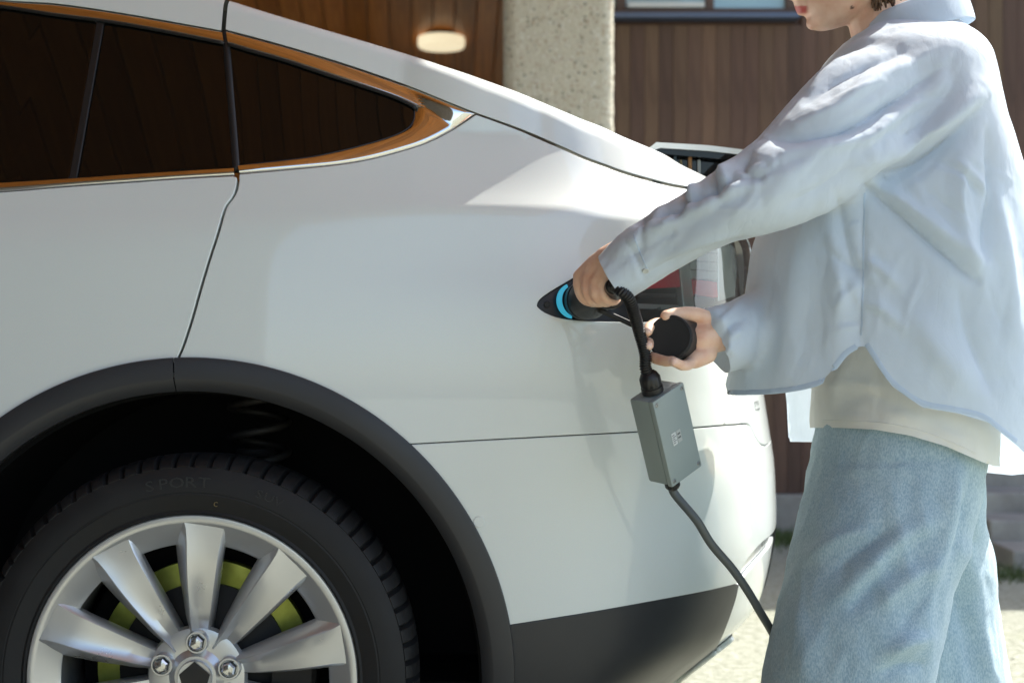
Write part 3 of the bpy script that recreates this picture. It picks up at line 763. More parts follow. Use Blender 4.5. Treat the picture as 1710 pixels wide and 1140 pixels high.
for i, (px_, wd_, c_) in enumerate(((1127,5,(.10,.16,.2)),(1137,4,(.32,.25,.12)),(1152,7,(.40,.20,.07)),(1167,6,(.42,.45,.43)))):  # coloured strips imitate upright things reflected in the rear glass
    m_ = mat('reflected_tone_%d' % i, c_, .5); p = W(px_, 0, .446)
    hgt = (W(0,262,.446).z, W(0,300,.446).z)
    MB().box((p.x-wd_/F*D/2*1.1, .441, hgt[1]), (p.x+wd_/F*D/2*1.1, .449, hgt[0]-.006*(i % 2))).obj('glass_reflection', m_, car, False, bevel=.002)

# ---- tail lamp: bezel, coloured inserts, prism block and clear cover
lamp_o = inv(np.vstack([cr([(1062,538),(1066,500),(1072,455),(1078,417)])[:-1], LAMPR[:-1]]))
tl = panel('tail_lamp', [lamp_o], M['lampgrey'], car, off=-.034, flange=.02)
def insert(name, pts, mt_, o_, par=tl, sm=8): return panel(name, [inv(np.vstack([dens(np.array(pts, float), 6)]))], mt_, par, off=o_, flange=.012, grid=.012)
insert('red_insert', [(1076,420),(1150,404),(1166,404),(1168,474),(1120,476),(1070,478)], M['red'], -.022)
insert('red_insert', [(1172,462),(1215,468),(1217,494),(1174,488)], M['red'], -.020)
insert('shirt_reflection', [(1150,432),(1166,430),(1178,530),(1160,532)], M['lampclear'], -.018)  # pale strip stands in for the shirt reflected in the lens
insert('lamp_rib', [(1068,484),(1150,486),(1150,492),(1067,491)], M['clad'], -.026)
insert('lamp_rib', [(1066,502),(1155,506),(1155,513),(1065,511)], M['alloy'], -.026)
insert('lamp_backing', [(1169,402),(1217,400),(1218,466),(1170,459)], M['lampclear'], -.026)
for r_ in range(4):
    for c_ in range(3):
        x0 = 1171+c_*15; y0 = 402+r_*15+c_*1.5
        insert('prism', [(x0, y0), (x0+14.2, y0+1.3), (x0+14.2, y0+14.6), (x0, y0+13.3)], M['lampclear'], -.020)
insert('prism', [(1219,400),(1236,398),(1246,410),(1250,450),(1247,492),(1220,500)], M['lampclear'], -.022)
panel('lamp_cover', [lamp_o], M['lens'], tl, off=-.002, flange=.006)

# ---- charge port
port_o = inv(np.vstack([PORT, cr([(1078,417),(1072,455),(1066,500),(1062,538)])[1:-1]]))
port = panel('charge_port', [port_o], M['black'], car, off=-.010, flange=.02)
pc_ = W(957, 503, .035)
axp = (W(1046, 486, -.115)-W(962, 503, .03)).normalized()           # direction the plug sticks out
MP = Matrix.Translation(pc_) @ axp.to_track_quat('Z', 'Y').to_matrix().to_4x4()
MPf = Matrix.Translation(pc_+Vector((0, -.016, 0))) @ Vector((.22, -.97, .08)).to_track_quat('Z', 'Y').to_matrix().to_4x4()
lr = []
for a in np.radians(np.linspace(112, 262, 40)):
    q_ = .5+.5*math.sin(math.pi*(math.degrees(a)-112)/150)
    lr.append([MPf @ Vector((r*math.cos(a), r*math.sin(a), h)) for r, h in ((.0285-.0095*q_,0),(.0285,0),(.0290,.0012),(.0280,.0025),(.0290-.0095*q_,.0025))])
MB().loft(lr).obj('light_ring', M['cyan'], port, True, 40)
pp = W(914, 508, 0); pp.y = float(S(*inv([(914,508)])[0])[1])+.008
MB().lathe([(0,.002),(.0045,.002),(.005,.0),(.005,-.004)], Matrix.Translation(pp) @ Vector((0,-1,0)).to_track_quat('Z','Y').to_matrix().to_4x4(), 20).obj('port_screw', M['rubber_seal'], port, True, 40)

# ---- small things on the bumper: parking sensor and the badge letters
q = inv([(800,871)])[0]; c0 = S(*q); n0_ = Vector(SN(*q))
MB().lathe([(0,.0012),(.0082,.0012),(.0092,.0004),(.0092,-.004)], Matrix.Translation(c0) @ n0_.to_track_quat('Z','Y').to_matrix().to_4x4(), 40).obj('parking_sensor', P, car, True, 35)
bq = inv([(1262,679)])[0]; s0, z0 = bq
def mark(ds, dz, w_, h_):
    V = []
    for a_, b_ in ((0,0),(w_,0),(w_,h_),(0,h_)):
        p = S(s0+ds+a_, z0+dz+b_)+SN(s0+ds+a_, z0+dz+b_)*.0015; V.append(p)
    mobj('badge_mark', np.array(V), [(0,1,2,3)], M['ink'], car, False)
for ds, dz, w_, h_ in ((-.012,-.006,.002,.016),(-.012,.008,.009,.002),(-.012,.001,.007,.002),(-.012,-.006,.009,.002),(0,.002,.003,.008),(.004,.008,.012,.002),(.004,-.006,.030,.0025),(.018,.002,.003,.008),(.023,.002,.003,.008),(.028,.002,.003,.008)): mark(ds, dz, w_, h_)

# ---- the wheel
def make_wheel(parent, cx, cyw, side=1, detail=True):
    wr = bpy.data.objects.new('wheel', None); wr.location = (cx, cyw, wc.z); wr.matrix_world = Matrix.Translation((cx, cyw, wc.z)); link(wr, parent)
    MW = Matrix.Translation((cx, cyw, wc.z)) @ Matrix.Rotation(math.pi/2 if side > 0 else -math.pi/2, 4, 'X')      # local z -> -y (outwards)
    RR = 276/F*D*1.012; RT = wc.z
    # tyre: sidewall, bead ring, shoulder with cut slits
    prof = [(RR-.012,-.20),(RR+.002,-.215),(RT-.035,-.215),(RT-.016,-.19),(RT-.006,-.12),(RT,-.045),(RT-.004,-.018),(RT-.010,-.006),(RT-.018,.004),(RT-.019,.0045),(RT-.0205,.0035),(RT-.030,.0085),(RT-.045,.0125),(RT-.060,.0125),(RT-.061,.0115),(RT-.063,.0115),(RT-.064,.012),(RR+.016,.007),(RR+.008,.004),(RR+.004,.006),(RR+.001,.002),(RR-.004,-.006),(RR-.012,-.02)]
    nt_ = 76*6; rings = []
    for r, h in prof:
        ring = []
        for kq in range(nt_):
            a = 2*math.pi*kq/nt_; rr_ = r; hh = h
            if kq % 6 == 0 and r > RT-.0195 and h > -.13:                      # shoulder slit
                rr_ = r-.0075; hh = h-.004 if h > -.02 else h
            ring.append(MW @ Vector((rr_*math.cos(a), rr_*math.sin(a), hh)))
        rings.append(ring)
    rings.append(rings[0]); ty = MB().loft(rings, True, False, False).obj('tyre', M['tyre'], wr, True, 32)
    # rim: flange, sloped inner lip, barrel
    MB().lathe([(RR-.004,-.19),(RR-.002,-.002),(RR,.001),(RR-.0015,.0035),(RR-.006,.004),(RR-.012,.003),(RR-.0135,.002),(RR-.044,-.014),(RR-.049,-.020),(RR-.046,-.06),(RR-.034,-.19)], MW, 120, True).obj('rim', M['alloy'], wr, True, 30)
    if not detail: return wr
    # ten spokes
    rs = np.linspace(.052, RR-.009, 30)
    for kk in range(10):
        a = math.radians(87+36*kk); lug = kk % 2 == 0; rings = []
        for r in rs:
            t = (r-rs[0])/(rs[-1]-rs[0]); hwid = float(np.interp(r, [.05,.075,.10,.16,.225,.245,.258], [.0155 if lug else .0135,.0165,.0215,.0305,.0385,.0435,.052]))
            top = -.020+.022*ss(0, .75, t)-.012*ss(.25, 0, t); top = float(top); dep = .036-.012*t; tilt = .008*(1-t)+.002
            gro = .0075*(1-t)**1.3+.0012
            ring = []
            for u_, h_ in ((-1.0,-dep),(-1.02,-.010),(-.93,-.0028),(-.84,0),(-.45,-gro*.6),(0,-gro),(.35,-gro*.6),(.52,0),(.58,-.001),(.98,-.017),(1.14,-dep)):
                ring.append(MW @ (Matrix.Rotation(a, 4, 'Z') @ Vector((r, u_*hwid, top+h_+tilt*u_))))
            rings.append(ring)
        MB().loft(rings).obj('spoke', M['alloy'], wr, True, 24)
    MB().lathe([(0,-.05),(.078,-.05),(.082,-.040),(.078,-.032),(.070,-.030),(.045,-.031),(.038,-.026),(.034,-.022),(0,-.021)], MW, 80).obj('hub', M['alloy'], wr, True, 28)
    for kk in range(5):
        a = math.radians(87+72*kk); ML_ = MW @ Matrix.Translation((.0575*math.cos(a), .0575*math.sin(a), 0))
        MB().lathe([(.0185,-.036),(.0185,-.019),(.0172,-.0165),(.0148,-.0165),(.0135,-.026)], ML_, 36).obj('lug_seat', M['alloy'], wr, True, 30)
        MB().lathe([(.0125,-.034),(.0125,-.014),(.0118,-.0115),(.009,-.0085),(.004,-.0075),(0,-.0074)], ML_ @ Matrix.Rotation(.3, 4, 'Z'), 6).obj('lug_nut', M['bolt'], wr, True, 25)
    MB().lathe([(.0275,-.024),(.0285,-.018),(.0275,-.016),(.0255,-.0165),(0,-.0155)], MW, 48).obj('centre_cap', M['alloy'], wr, True, 30)
    MB().add([MW @ Vector(p) for p in ((0,.027,-.0145),(-.025,.006,-.0145),(-.02,-.012,-.0145),(.02,-.012,-.0145),(.025,.006,-.0145))], [(0,1,2,3,4)]).obj('cap_emblem', M['black'], wr, False)
    # brake disc and caliper
    MB().lathe([(.142,-.118),(.180,-.118),(.180,-.095),(.142,-.095)], MW, 90, True).obj('brake_disc', M['disc'], wr, True, 40)
    MB().lathe([(0,-.075),(.085,-.075),(.142,-.090),(.142,-.118),(0,-.118)], MW, 60).obj('disc_bell', M['iron'], wr, True, 40)
    MB().lathe([(0,-.145),(.215,-.145),(.215,-.14),(0,-.14)], MW, 60).obj('dust_shield', M['liner'], wr, True, 40)
    cb = MB(); rg_ = []
    for a in np.radians(np.linspace(-24, 16, 9)):
        rg_.append([MW @ Vector((r*math.cos(a), r*math.sin(a), h)) for r, h in ((.12,-.07),(.12,-.052),(.185,-.05),(.192,-.06),(.192,-.10),(.12,-.10))])
    cb.loft(rg_).obj('caliper', M['iron'], wr, True, 30)
    # raised sidewall lettering
    def letters(txt, a_mid, r, size, mt_, squash=1.0, gap=.92):
        wds = []
        for ch in txt:
            cu = bpy.data.curves.new('letter', 'FONT'); cu.body = ch; cu.size = size; cu.extrude = .0006; cu.resolution_u = 2; cu.align_x = 'CENTER'
            ob = bpy.data.objects.new('letter', cu); COL.objects.link(ob); dg = bpy.context.evaluated_depsgraph_get(); dg.update()
            me = bpy.data.meshes.new_from_object(ob.evaluated_get(dg)); bpy.data.objects.remove(ob); wds.append(me)
        n = len(txt); step = size*.72*squash/r*gap
        for i, me in enumerate(wds):
            a = a_mid-(i-(n-1)/2)*step
            R_ = MW @ Matrix.Rotation(a-math.pi/2, 4, 'Z') @ Matrix.Translation((0, r, .0125)) @ Matrix.Diagonal((squash, 1, 1, 1))
            me.transform(R_); me.materials.clear(); me.materials.append(mt_); o = bpy.data.objects.new('sidewall_letter', me); link(o, wr)
    letters('SPORT', math.radians(94), RT-.052, .024, M['letter'], 1.35); letters('SUV', math.radians(67), RT-.050, .019, M['letter'], 1.3)
    letters('C', math.radians(82), RT-.080, .011, mat('yellow_mark', (.20,.15,.06), .6), .9)
    return wr
wheel = make_wheel(car, wc.x, .022)
front_wheel = make_wheel(car, FWX, .022, 1, False)
for xx in (wc.x, FWX): make_wheel(car, xx, 1.978, -1, False)
# ================================================================== CHARGING LEAD, BOX AND DUST CAP
chg = empty('charging_cable', tuple(W(1115, 730, -.14)), 'black charging plug on a ribbed hose with a grey control box', 'charging cable')
PA = W(972, 502, .02); PB = W(1037, 490, -.125); pax = (PB-PA).normalized(); plen = (PB-PA).length
MPl = Matrix.Translation(PA) @ pax.to_track_quat('Z', 'Y').to_matrix().to_4x4()
L_ = plen
MB().lathe([(0,-.008),(.024,-.008),(.0300,-.004),(.0315,.004),(.0315,.012),(.0300,.014),(.0300,.018),(.0318,.020),(.0318,.034),(.0305,.040),(.0275,.058),(.0235,.074),(.0205,.088),(.0190,.100),(.0185,L_*.72),(.0185,L_*.76),(0,L_*.77)], MPl, 48).obj('plug', M['black'], chg, True, 35)
MB().lathe([(.0188,L_*.66),(.0212,L_*.67),(.0218,L_*.71),(.0205,L_*.725),(.0205,L_*.74),(.0215,L_*.75),(.021,L_*.79),(.0165,L_*.80)], MPl, 40).obj('collar_nut', M['black'], chg, True, 35)
# elbow and ribbed hose
hp = [PA+pax*L_*.77, W(1024,478,-.160), W(1037,487,-.174), W(1050,499,-.172), W(1059,523,-.160), W(1068,556,-.148), W(1077,590,-.143)]
O_ = W(1090, 672, -.165); wv = Vector((.0509,.0432,.0295)); hv = Vector((.0348,.0486,-.131)); dv = Vector((-.033,.0359,.0045))
wu = wv.normalized(); hu = (hv-wu*hv.dot(wu)).normalized(); gt = O_+wv*.40+dv*.5; hp += [gt-hu*.034+Vector((-.004,0,.006)), gt-hu*.026]
hp = resample(cr([tuple(p) for p in hp], 14), 400)
cut = 120
MB().tube(hp[:cut+6:3], list(np.interp(np.arange(0, cut+6, 3), [0, 40, 90, 112, 126], [.0165,.0150,.0128,.0122,.0122])), 20).obj('elbow', M['black'], chg, True)
seg = resample(hp[cut:], 190); rr_ = [.0094 if i % 4 in (0, 1) else .0078 for i in range(190)]
MB().tube(seg, rr_, 18).obj('ribbed_hose', M['black'], chg, True, 50)
# box axes worked out from its three visible edges
O_ = W(1090, 672, -.165); wv = Vector((.0509,.0432,.0295)); hv = Vector((.0348,.0486,-.131)); dv = Vector((-.033,.0359,.0045))
wl, hl, dl = wv.length, hv.length, dv.length; wu = wv.normalized(); hu = (hv-wu*hv.dot(wu)).normalized(); du = wu.cross(hu)
if du.dot(dv) < 0: du = -du
MBx = Matrix((wu.to_4d(), hu.to_4d(), du.to_4d(), O_.to_4d())).transposed(); MBx[3][0] = MBx[3][1] = MBx[3][2] = 0; MBx[3][3] = 1
bx = MB().box((.0012,.0012,.0105), (wl-.0012,hl-.0012,dl), MBx).obj('control_box', M['greybox'], chg, True, 30, bevel=.004)
lid = MB().box((0,0,0), (wl,hl,.0095), MBx).obj('lid', M['greybox'], bx, True, 30, bevel=.003)
for u_, v_ in ((.007,.008),(wl-.007,.008),(.007,hl-.008),(wl-.007,hl-.008)):
    Ml_ = MBx @ Matrix.Translation((u_, v_, 0)) @ Matrix.Rotation(math.pi, 4, 'X')
    MB().lathe([(.0032,-.001),(.0034,.0006),(.0028,.0013),(.0012,.0013),(.0010,.0004),(0,.0004)], Ml_, 20).obj('screw', M['steel'], bx, True, 35)
for a0, a1 in ((.022,.032),(.0335,.043)):
    MB().box((a0,.064,-.0006), (a1,.084,.001), MBx).obj('sticker', M['sticker'] if a0 < .03 else mat('grey_sticker', (.40,.42,.40), .5), bx, False)
for kk in range(5): MB().box((.0232,.067+kk*.0032,-.0008), (.0232+.0075*(1 if kk % 2 else .7),.0682+kk*.0032,-.0003), MBx).obj('printed_line', M['ink'], bx, False)
for kk in range(2): MB().box((.035,.069+kk*.006,-.0008), (.0415,.0715+kk*.006,-.0003), MBx).obj('printed_line', M['ink'], bx, False)
# glands
def gland(base, direction, r, h, name='cable_gland'):
    Mg = Matrix.Translation(base) @ direction.to_track_quat('Z', 'Y').to_matrix().to_4x4()
    g = MB(); n = 60; rings = []
    for rr0, hh, ridg in ((r*.98,0,0),(r*1.08,.001,0),(r*1.08,h*.28,0),(r*.98,h*.30,0),(r*.98,h*.36,0),(r*1.04,h*.38,1),(r*1.04,h*.72,1),(r*.94,h*.80,0),(r*.80,h*.93,0),(r*.62,h,0),(r*.5,h,0)):
        rings.append([Mg @ Vector(((rr0-(.0011 if ridg and k_ % 5 == 0 else 0))*math.cos(6.28318*k_/n), (rr0-(.0011 if ridg and k_ % 5 == 0 else 0))*math.sin(6.28318*k_/n), hh)) for k_ in range(n)])
    return g.loft(rings).obj(name, M['black'], chg, True, 35)
gland(gt, -hu, .0155, .034)
gb = MBx @ Vector((wl*.38, hl, dl*.55)); gland(gb, hu, .0115, .022)
cp_ = [gb+hu*.012, gb+hu*.030, W(1163,868,-.075), W(1188,908,-.06), W(1222,948,-.045), W(1248,985,-.03), W(1270,1022,-.01), W(1292,1060,.03), W(1330,1135,.12), Vector((.62,.30,.18)), Vector((.72,.48,.02)), Vector((1.0,.62,.009)), Vector((1.7,.66,.009)), Vector((2.6,.5,.009))]
MB().tube(cr([tuple(p) for p in cp_], 14), .0068, 14).obj('cable', M['cable'], chg)

# dust cap held in the right hand, with its strap to the plug
CC = W(1119, 563, -.138); cax = Vector((-.32, -.90, .10)).normalized()
capo = empty('dust_cap', tuple(CC), 'round black rubber dust cap held in an open palm, strap attached', 'cap')
Mc = Matrix.Translation(CC) @ cax.to_track_quat('Z', 'Y').to_matrix().to_4x4()
prof = [(.0355,-.046),(.0355,-.041),(.0335,-.037),(.0338,-.006),(.0342,-.002),(.0332,.0015),(.0305,.0022),(.0295,.0012),(.0,.0006)]
cm_ = MB(); n = 72; rings = []
for r, h in prof:
    ring = []
    for k_ in range(n):
        a = 6.28318*k_/n; rb = r
        lug = sum(math.exp(-((((a-c0+math.pi) % 6.28318)-math.pi)/.16)**2) for c0 in (.75, 2.85, 4.9))
        if h < -.012: rb = r+.006*lug
        ring.append(Mc @ Vector((rb*math.cos(a), rb*math.sin(a), h)))
    rings.append(ring)
cm_.loft(rings).obj('cap_body', M['cap'], capo, True, 40)
sp_ = [PA+pax*.042+Vector((.004,-.014,-.026)), W(1000,518,-.085), W(1030,530,-.085), W(1056,542,-.09), W(1075,550,-.10), W(1092,556,-.105)]
st = MB(); cpts = cr([tuple(p) for p in sp_], 10); rings = []
for i, p in enumerate(cpts):
    p = Vector(p); t = Vector(cpts[min(i+1, len(cpts)-1)])-Vector(cpts[max(i-1, 0)]); t.normalize(); b = t.cross(Vector((0,-1,0))).normalized(); c_ = b.cross(t)
    rings.append([p+b*.0042*math.cos(a)+c_*.0018*math.sin(a) for a in np.linspace(0, 2*math.pi, 11)[:-1]])
st.loft(rings).obj('strap', M['cap'], capo, True)
# ================================================================== THE PERSON
YC = .06                                           # middle of the body in depth
per = empty('person', (.74, YC, 0), 'person in a loose pale blue shirt and light jeans holding the plug', 'person')

def row_ring(py, fx_, bx_, hy, yc=YC, n=48, pw_=2.4, zoff=None):
    """horizontal ring with its front and back silhouettes at the given pixels"""
    a, b = W(fx_, py, yc), W(bx_, py, yc); cx_ = (a.x+b.x)/2; hx_ = (b.x-a.x)/2; out = []
    for k_ in range(n):
        t = 2*math.pi*k_/n; c, s_ = math.cos(t), math.sin(t)
        out.append((cx_+hx_*math.copysign(abs(c)**(2/pw_), c), yc+hy*math.copysign(abs(s_)**(2/pw_), s_), a.z))
    return out
def rows_ring(rows, yc=YC, n=48, pw_=2.4, sub=5):
    R = cr(rows, sub); return [row_ring(r[0], r[1], r[2], r[3], yc if len(r) < 5 else r[4], n, pw_) for r in R]
def arm_rings(secs, n=36, sub=6):
    """sections (px, py, y, half width across in px, half depth in m) along a limb lying near the picture plane"""
    R = cr(secs, sub); C = [W(r[0], r[1], r[2]) for r in R]; out = []
    for i, r in enumerate(R):
        t = (C[min(i+1, len(C)-1)]-C[max(i-1, 0)]).normalized(); u_ = Vector((0,1,0)); u_ = (u_-t*u_.dot(t)).normalized(); v_ = t.cross(u_)
        hw_ = r[3]*(D+r[2])/F
        out.append([C[i]+v_*hw_*math.cos(6.28318*k_/n)+u_*r[4]*math.sin(6.28318*k_/n) for k_ in range(n)])
    return out
def remesh(mb, name, voxel, smooth_it=4, fac=.5):
    o = mb.obj(name, None); md = o.modifiers.new('r', 'REMESH'); md.mode = 'VOXEL'; md.voxel_size = voxel
    if smooth_it: sm = o.modifiers.new('s', 'SMOOTH'); sm.iterations = smooth_it; sm.factor = fac
    dg = bpy.context.evaluated_depsgraph_get(); me = bpy.data.meshes.new_from_object(o.evaluated_get(dg))
    bpy.data.objects.remove(o); return me
def proj(V):
    k_ = F/(D+V[:, 1]); return np.stack([855+V[:, 0]*k_, 570-(V[:, 2]-H)*k_], 1)
def mesh_np(me):
    V = np.empty(len(me.vertices)*3); me.vertices.foreach_get('co', V); N = np.empty_like(V); me.vertex_normals.foreach_get('vector', N)
    return V.reshape(-1, 3), N.reshape(-1, 3)
def folds(me, strokes, only_near=True, wrinkle=0.0, wscale=(14, 14, 14), seed=0):
    """press cloth folds into a mesh. stroke: polyline, height in m, width on either side in px"""
    V, N = mesh_np(me); P2 = proj(V); dsp = np.zeros(len(V)); near = np.clip((-N[:, 1]+.15)/.5, 0, 1)
    for pts, amp, wa, wb in strokes:
        Q = resample(cr(pts, 8), 60); best = np.full(len(V), 1e9); sd = np.zeros(len(V)); tt = np.zeros(len(V))
        lo, hi = Q.min(0)-4*max(wa, wb), Q.max(0)+4*max(wa, wb)
        idx = np.where((P2 > lo).all(1) & (P2 < hi).all(1) & (near > 0))[0]
        for i in range(len(Q)-1):
            a, b = Q[i], Q[i+1]; ab = b-a; L2 = ab @ ab; r = P2[idx]-a; t = np.clip((r @ ab)/L2, 0, 1); d = r-t[:, None]*ab; dd = np.hypot(d[:, 0], d[:, 1])
            cl = dd < best[idx]; j = idx[cl]; best[j] = dd[cl]; sd[j] = (ab[0]*r[cl, 1]-ab[1]*r[cl, 0]); tt[j] = (i+t[cl])/(len(Q)-1)
        wdt = np.where(sd > 0, wa, wb); prof_ = np.exp(-(best/wdt)**2) if amp > 0 else np.exp(-(best/wdt)**1.15); tap = np.sin(np.pi*np.clip(tt*.92+.04, 0, 1))**.6
        m_ = np.zeros(len(V)); m_[idx] = 1
        dsp += amp*prof_*tap*near*m_
    if wrinkle:
        for i in range(len(V)):
            p = Vector((V[i, 0]*wscale[0]+seed, V[i, 1]*wscale[1], V[i, 2]*wscale[2]))
            dsp[i] += wrinkle*(noise.noise(p)+.40*(1-2*abs(noise.noise(p*2.7)))+.16*(1-2*abs(noise.noise(p*6.5))))
    V2 = V+N*dsp[:, None]; me.vertices.foreach_set('co', V2.ravel()); me.update()
def cut_hem(me, hem, keep_above=True):
    """remove everything below hem(px angle) and snap the new border onto it"""
    bm = bmesh.new(); bm.from_mesh(me)
    dead = [f for f in bm.faces if all(v.co.z < hem(v.co) for v in f.verts)]
    bmesh.ops.delete(bm, geom=dead, context='FACES')
    for v in bm.verts:
        hz_ = hem(v.co)
        if hz_ > -5 and (v.co.z < hz_ or (v.is_boundary and v.co.z < hz_+.015)): v.co.z = hz_
    bm.to_mesh(me); bm.free(); me.update()
def finish(me, name, mt, parent):
    me.materials.clear(); me.materials.append(mt); me.polygons.foreach_set('use_smooth', [True]*len(me.polygons)); me.name = name
    return link(bpy.data.objects.new(name, me), parent)

# ---- shirt
TOR = [(28,1452,1585,.060),(50,1432,1602,.085),(75,1405,1626,.132),(105,1380,1640,.172),(150,1362,1648,.190),(200,1350,1659,.200),(250,1335,1676,.203),(310,1305,1695,.205),(400,1266,1712,.210),(470,1253,1719,.214),(560,1237,1726,.218),(660,1212,1734,.222),(740,1196,1738,.224),(830,1180,1742,.226)]
SLV = [(1530,125,-.025,62,.060),(1490,162,-.055,92,.082),(1440,197,-.092,104,.086),(1385,242,-.130,98,.085),(1330,285,-.158,86,.078),(1275,316,-.178,74,.069),(1215,345,-.176,62,.062),(1160,374,-.166,54,.056),(1112,400,-.155,53,.053),(1067,430,-.147,51,.049),(1032,457,-.142,46,.045),(1002,480,-.138,42,.042)]
FSL = [(1520,140,.22,70,.06),(1470,220,.26,85,.075),(1420,330,.27,80,.075),(1370,440,.20,66,.068),(1310,515,.08,58,.062),(1255,548,.0,57,.058),(1215,563,-.05,57,.055),(1176,572,-.090,58,.053)]
sb = MB().loft(rows_ring(TOR)); sb.loft(arm_rings(SLV)); sb.loft(arm_rings(FSL))
me = remesh(sb, 'shirt', .0046, 45, .5)
HN = np.array([(1200,660),(1300,655),(1345,648),(1370,640),(1400,606),(1420,586),(1437,578),(1446,579),(1465,610),(1490,645),(1540,680),(1600,690),(1650,705),(1700,745),(1740,785)], float)      # camera side
HF = np.array([(1200,640),(1312,640),(1317,737),(1370,738),(1480,700),(1560,715),(1640,788),(1690,793),(1740,788)], float)   # far side
def hem_shirt(co):
    if co.x < .395 and co.y < .0 and co.z > H-(632-570)/F*(D+co.y): return -9       # sleeves are not hemmed here
    px_ = 855+co.x*F/(D+co.y)
    rn = float(np.interp(px_, HN[:, 0], HN[:, 1])); rf = float(np.interp(px_, HF[:, 0], HF[:, 1])); q_ = float(ss(-.03, .05, co.y-YC))
    return H-(rn*(1-q_)+rf*q_-570)/F*(D+co.y)
# sleeve ends and neck opening
bm = bmesh.new(); bm.from_mesh(me)
c0, c1 = W(1040, 488, -.14), W(1003, 431, -.14); dcut = Vector((c1.x-c0.x, 0, c1.z-c0.z)).normalized(); ncut = Vector((-dcut.z, .25, dcut.x)).normalized()
if ncut.x > 0: ncut = -ncut
near = [g for g in list(bm.verts)+list(bm.edges)+list(bm.faces) if (g.co if isinstance(g, bmesh.types.BMVert) else (g.verts[0].co)).x < .22 and (g.co if isinstance(g, bmesh.types.BMVert) else g.verts[0].co).y < -.04 and (g.co if isinstance(g, bmesh.types.BMVert) else g.verts[0].co).z > .93]
bmesh.ops.bisect_plane(bm, geom=near, plane_co=c0, plane_no=ncut, clear_outer=True)
c2, c3 = W(1166, 516, -.09), W(1207, 610, -.09)
for nn_, cc_ in ((Vector((-.86,-.10,-.40)).normalized(), W(1193, 562, -.09)),):
    near = [g for g in list(bm.verts)+list(bm.edges)+list(bm.faces) if (lambda c: c.x < .345 and c.z < .972 and c.y < .06)(g.co if isinstance(g, bmesh.types.BMVert) else g.verts[0].co)]
    bmesh.ops.bisect_plane(bm, geom=near, plane_co=cc_, plane_no=nn_, clear_outer=True)
nk = Vector((-.30, 0, .95)).normalized(); near = [g for g in list(bm.verts)+list(bm.edges)+list(bm.faces) if (g.co if isinstance(g, bmesh.types.BMVert) else g.verts[0].co).z > 1.33]
bmesh.ops.bisect_plane(bm, geom=near, plane_co=W(1500, 38, YC), plane_no=nk, clear_outer=True)
bm.to_mesh(me); bm.free(); me.update()
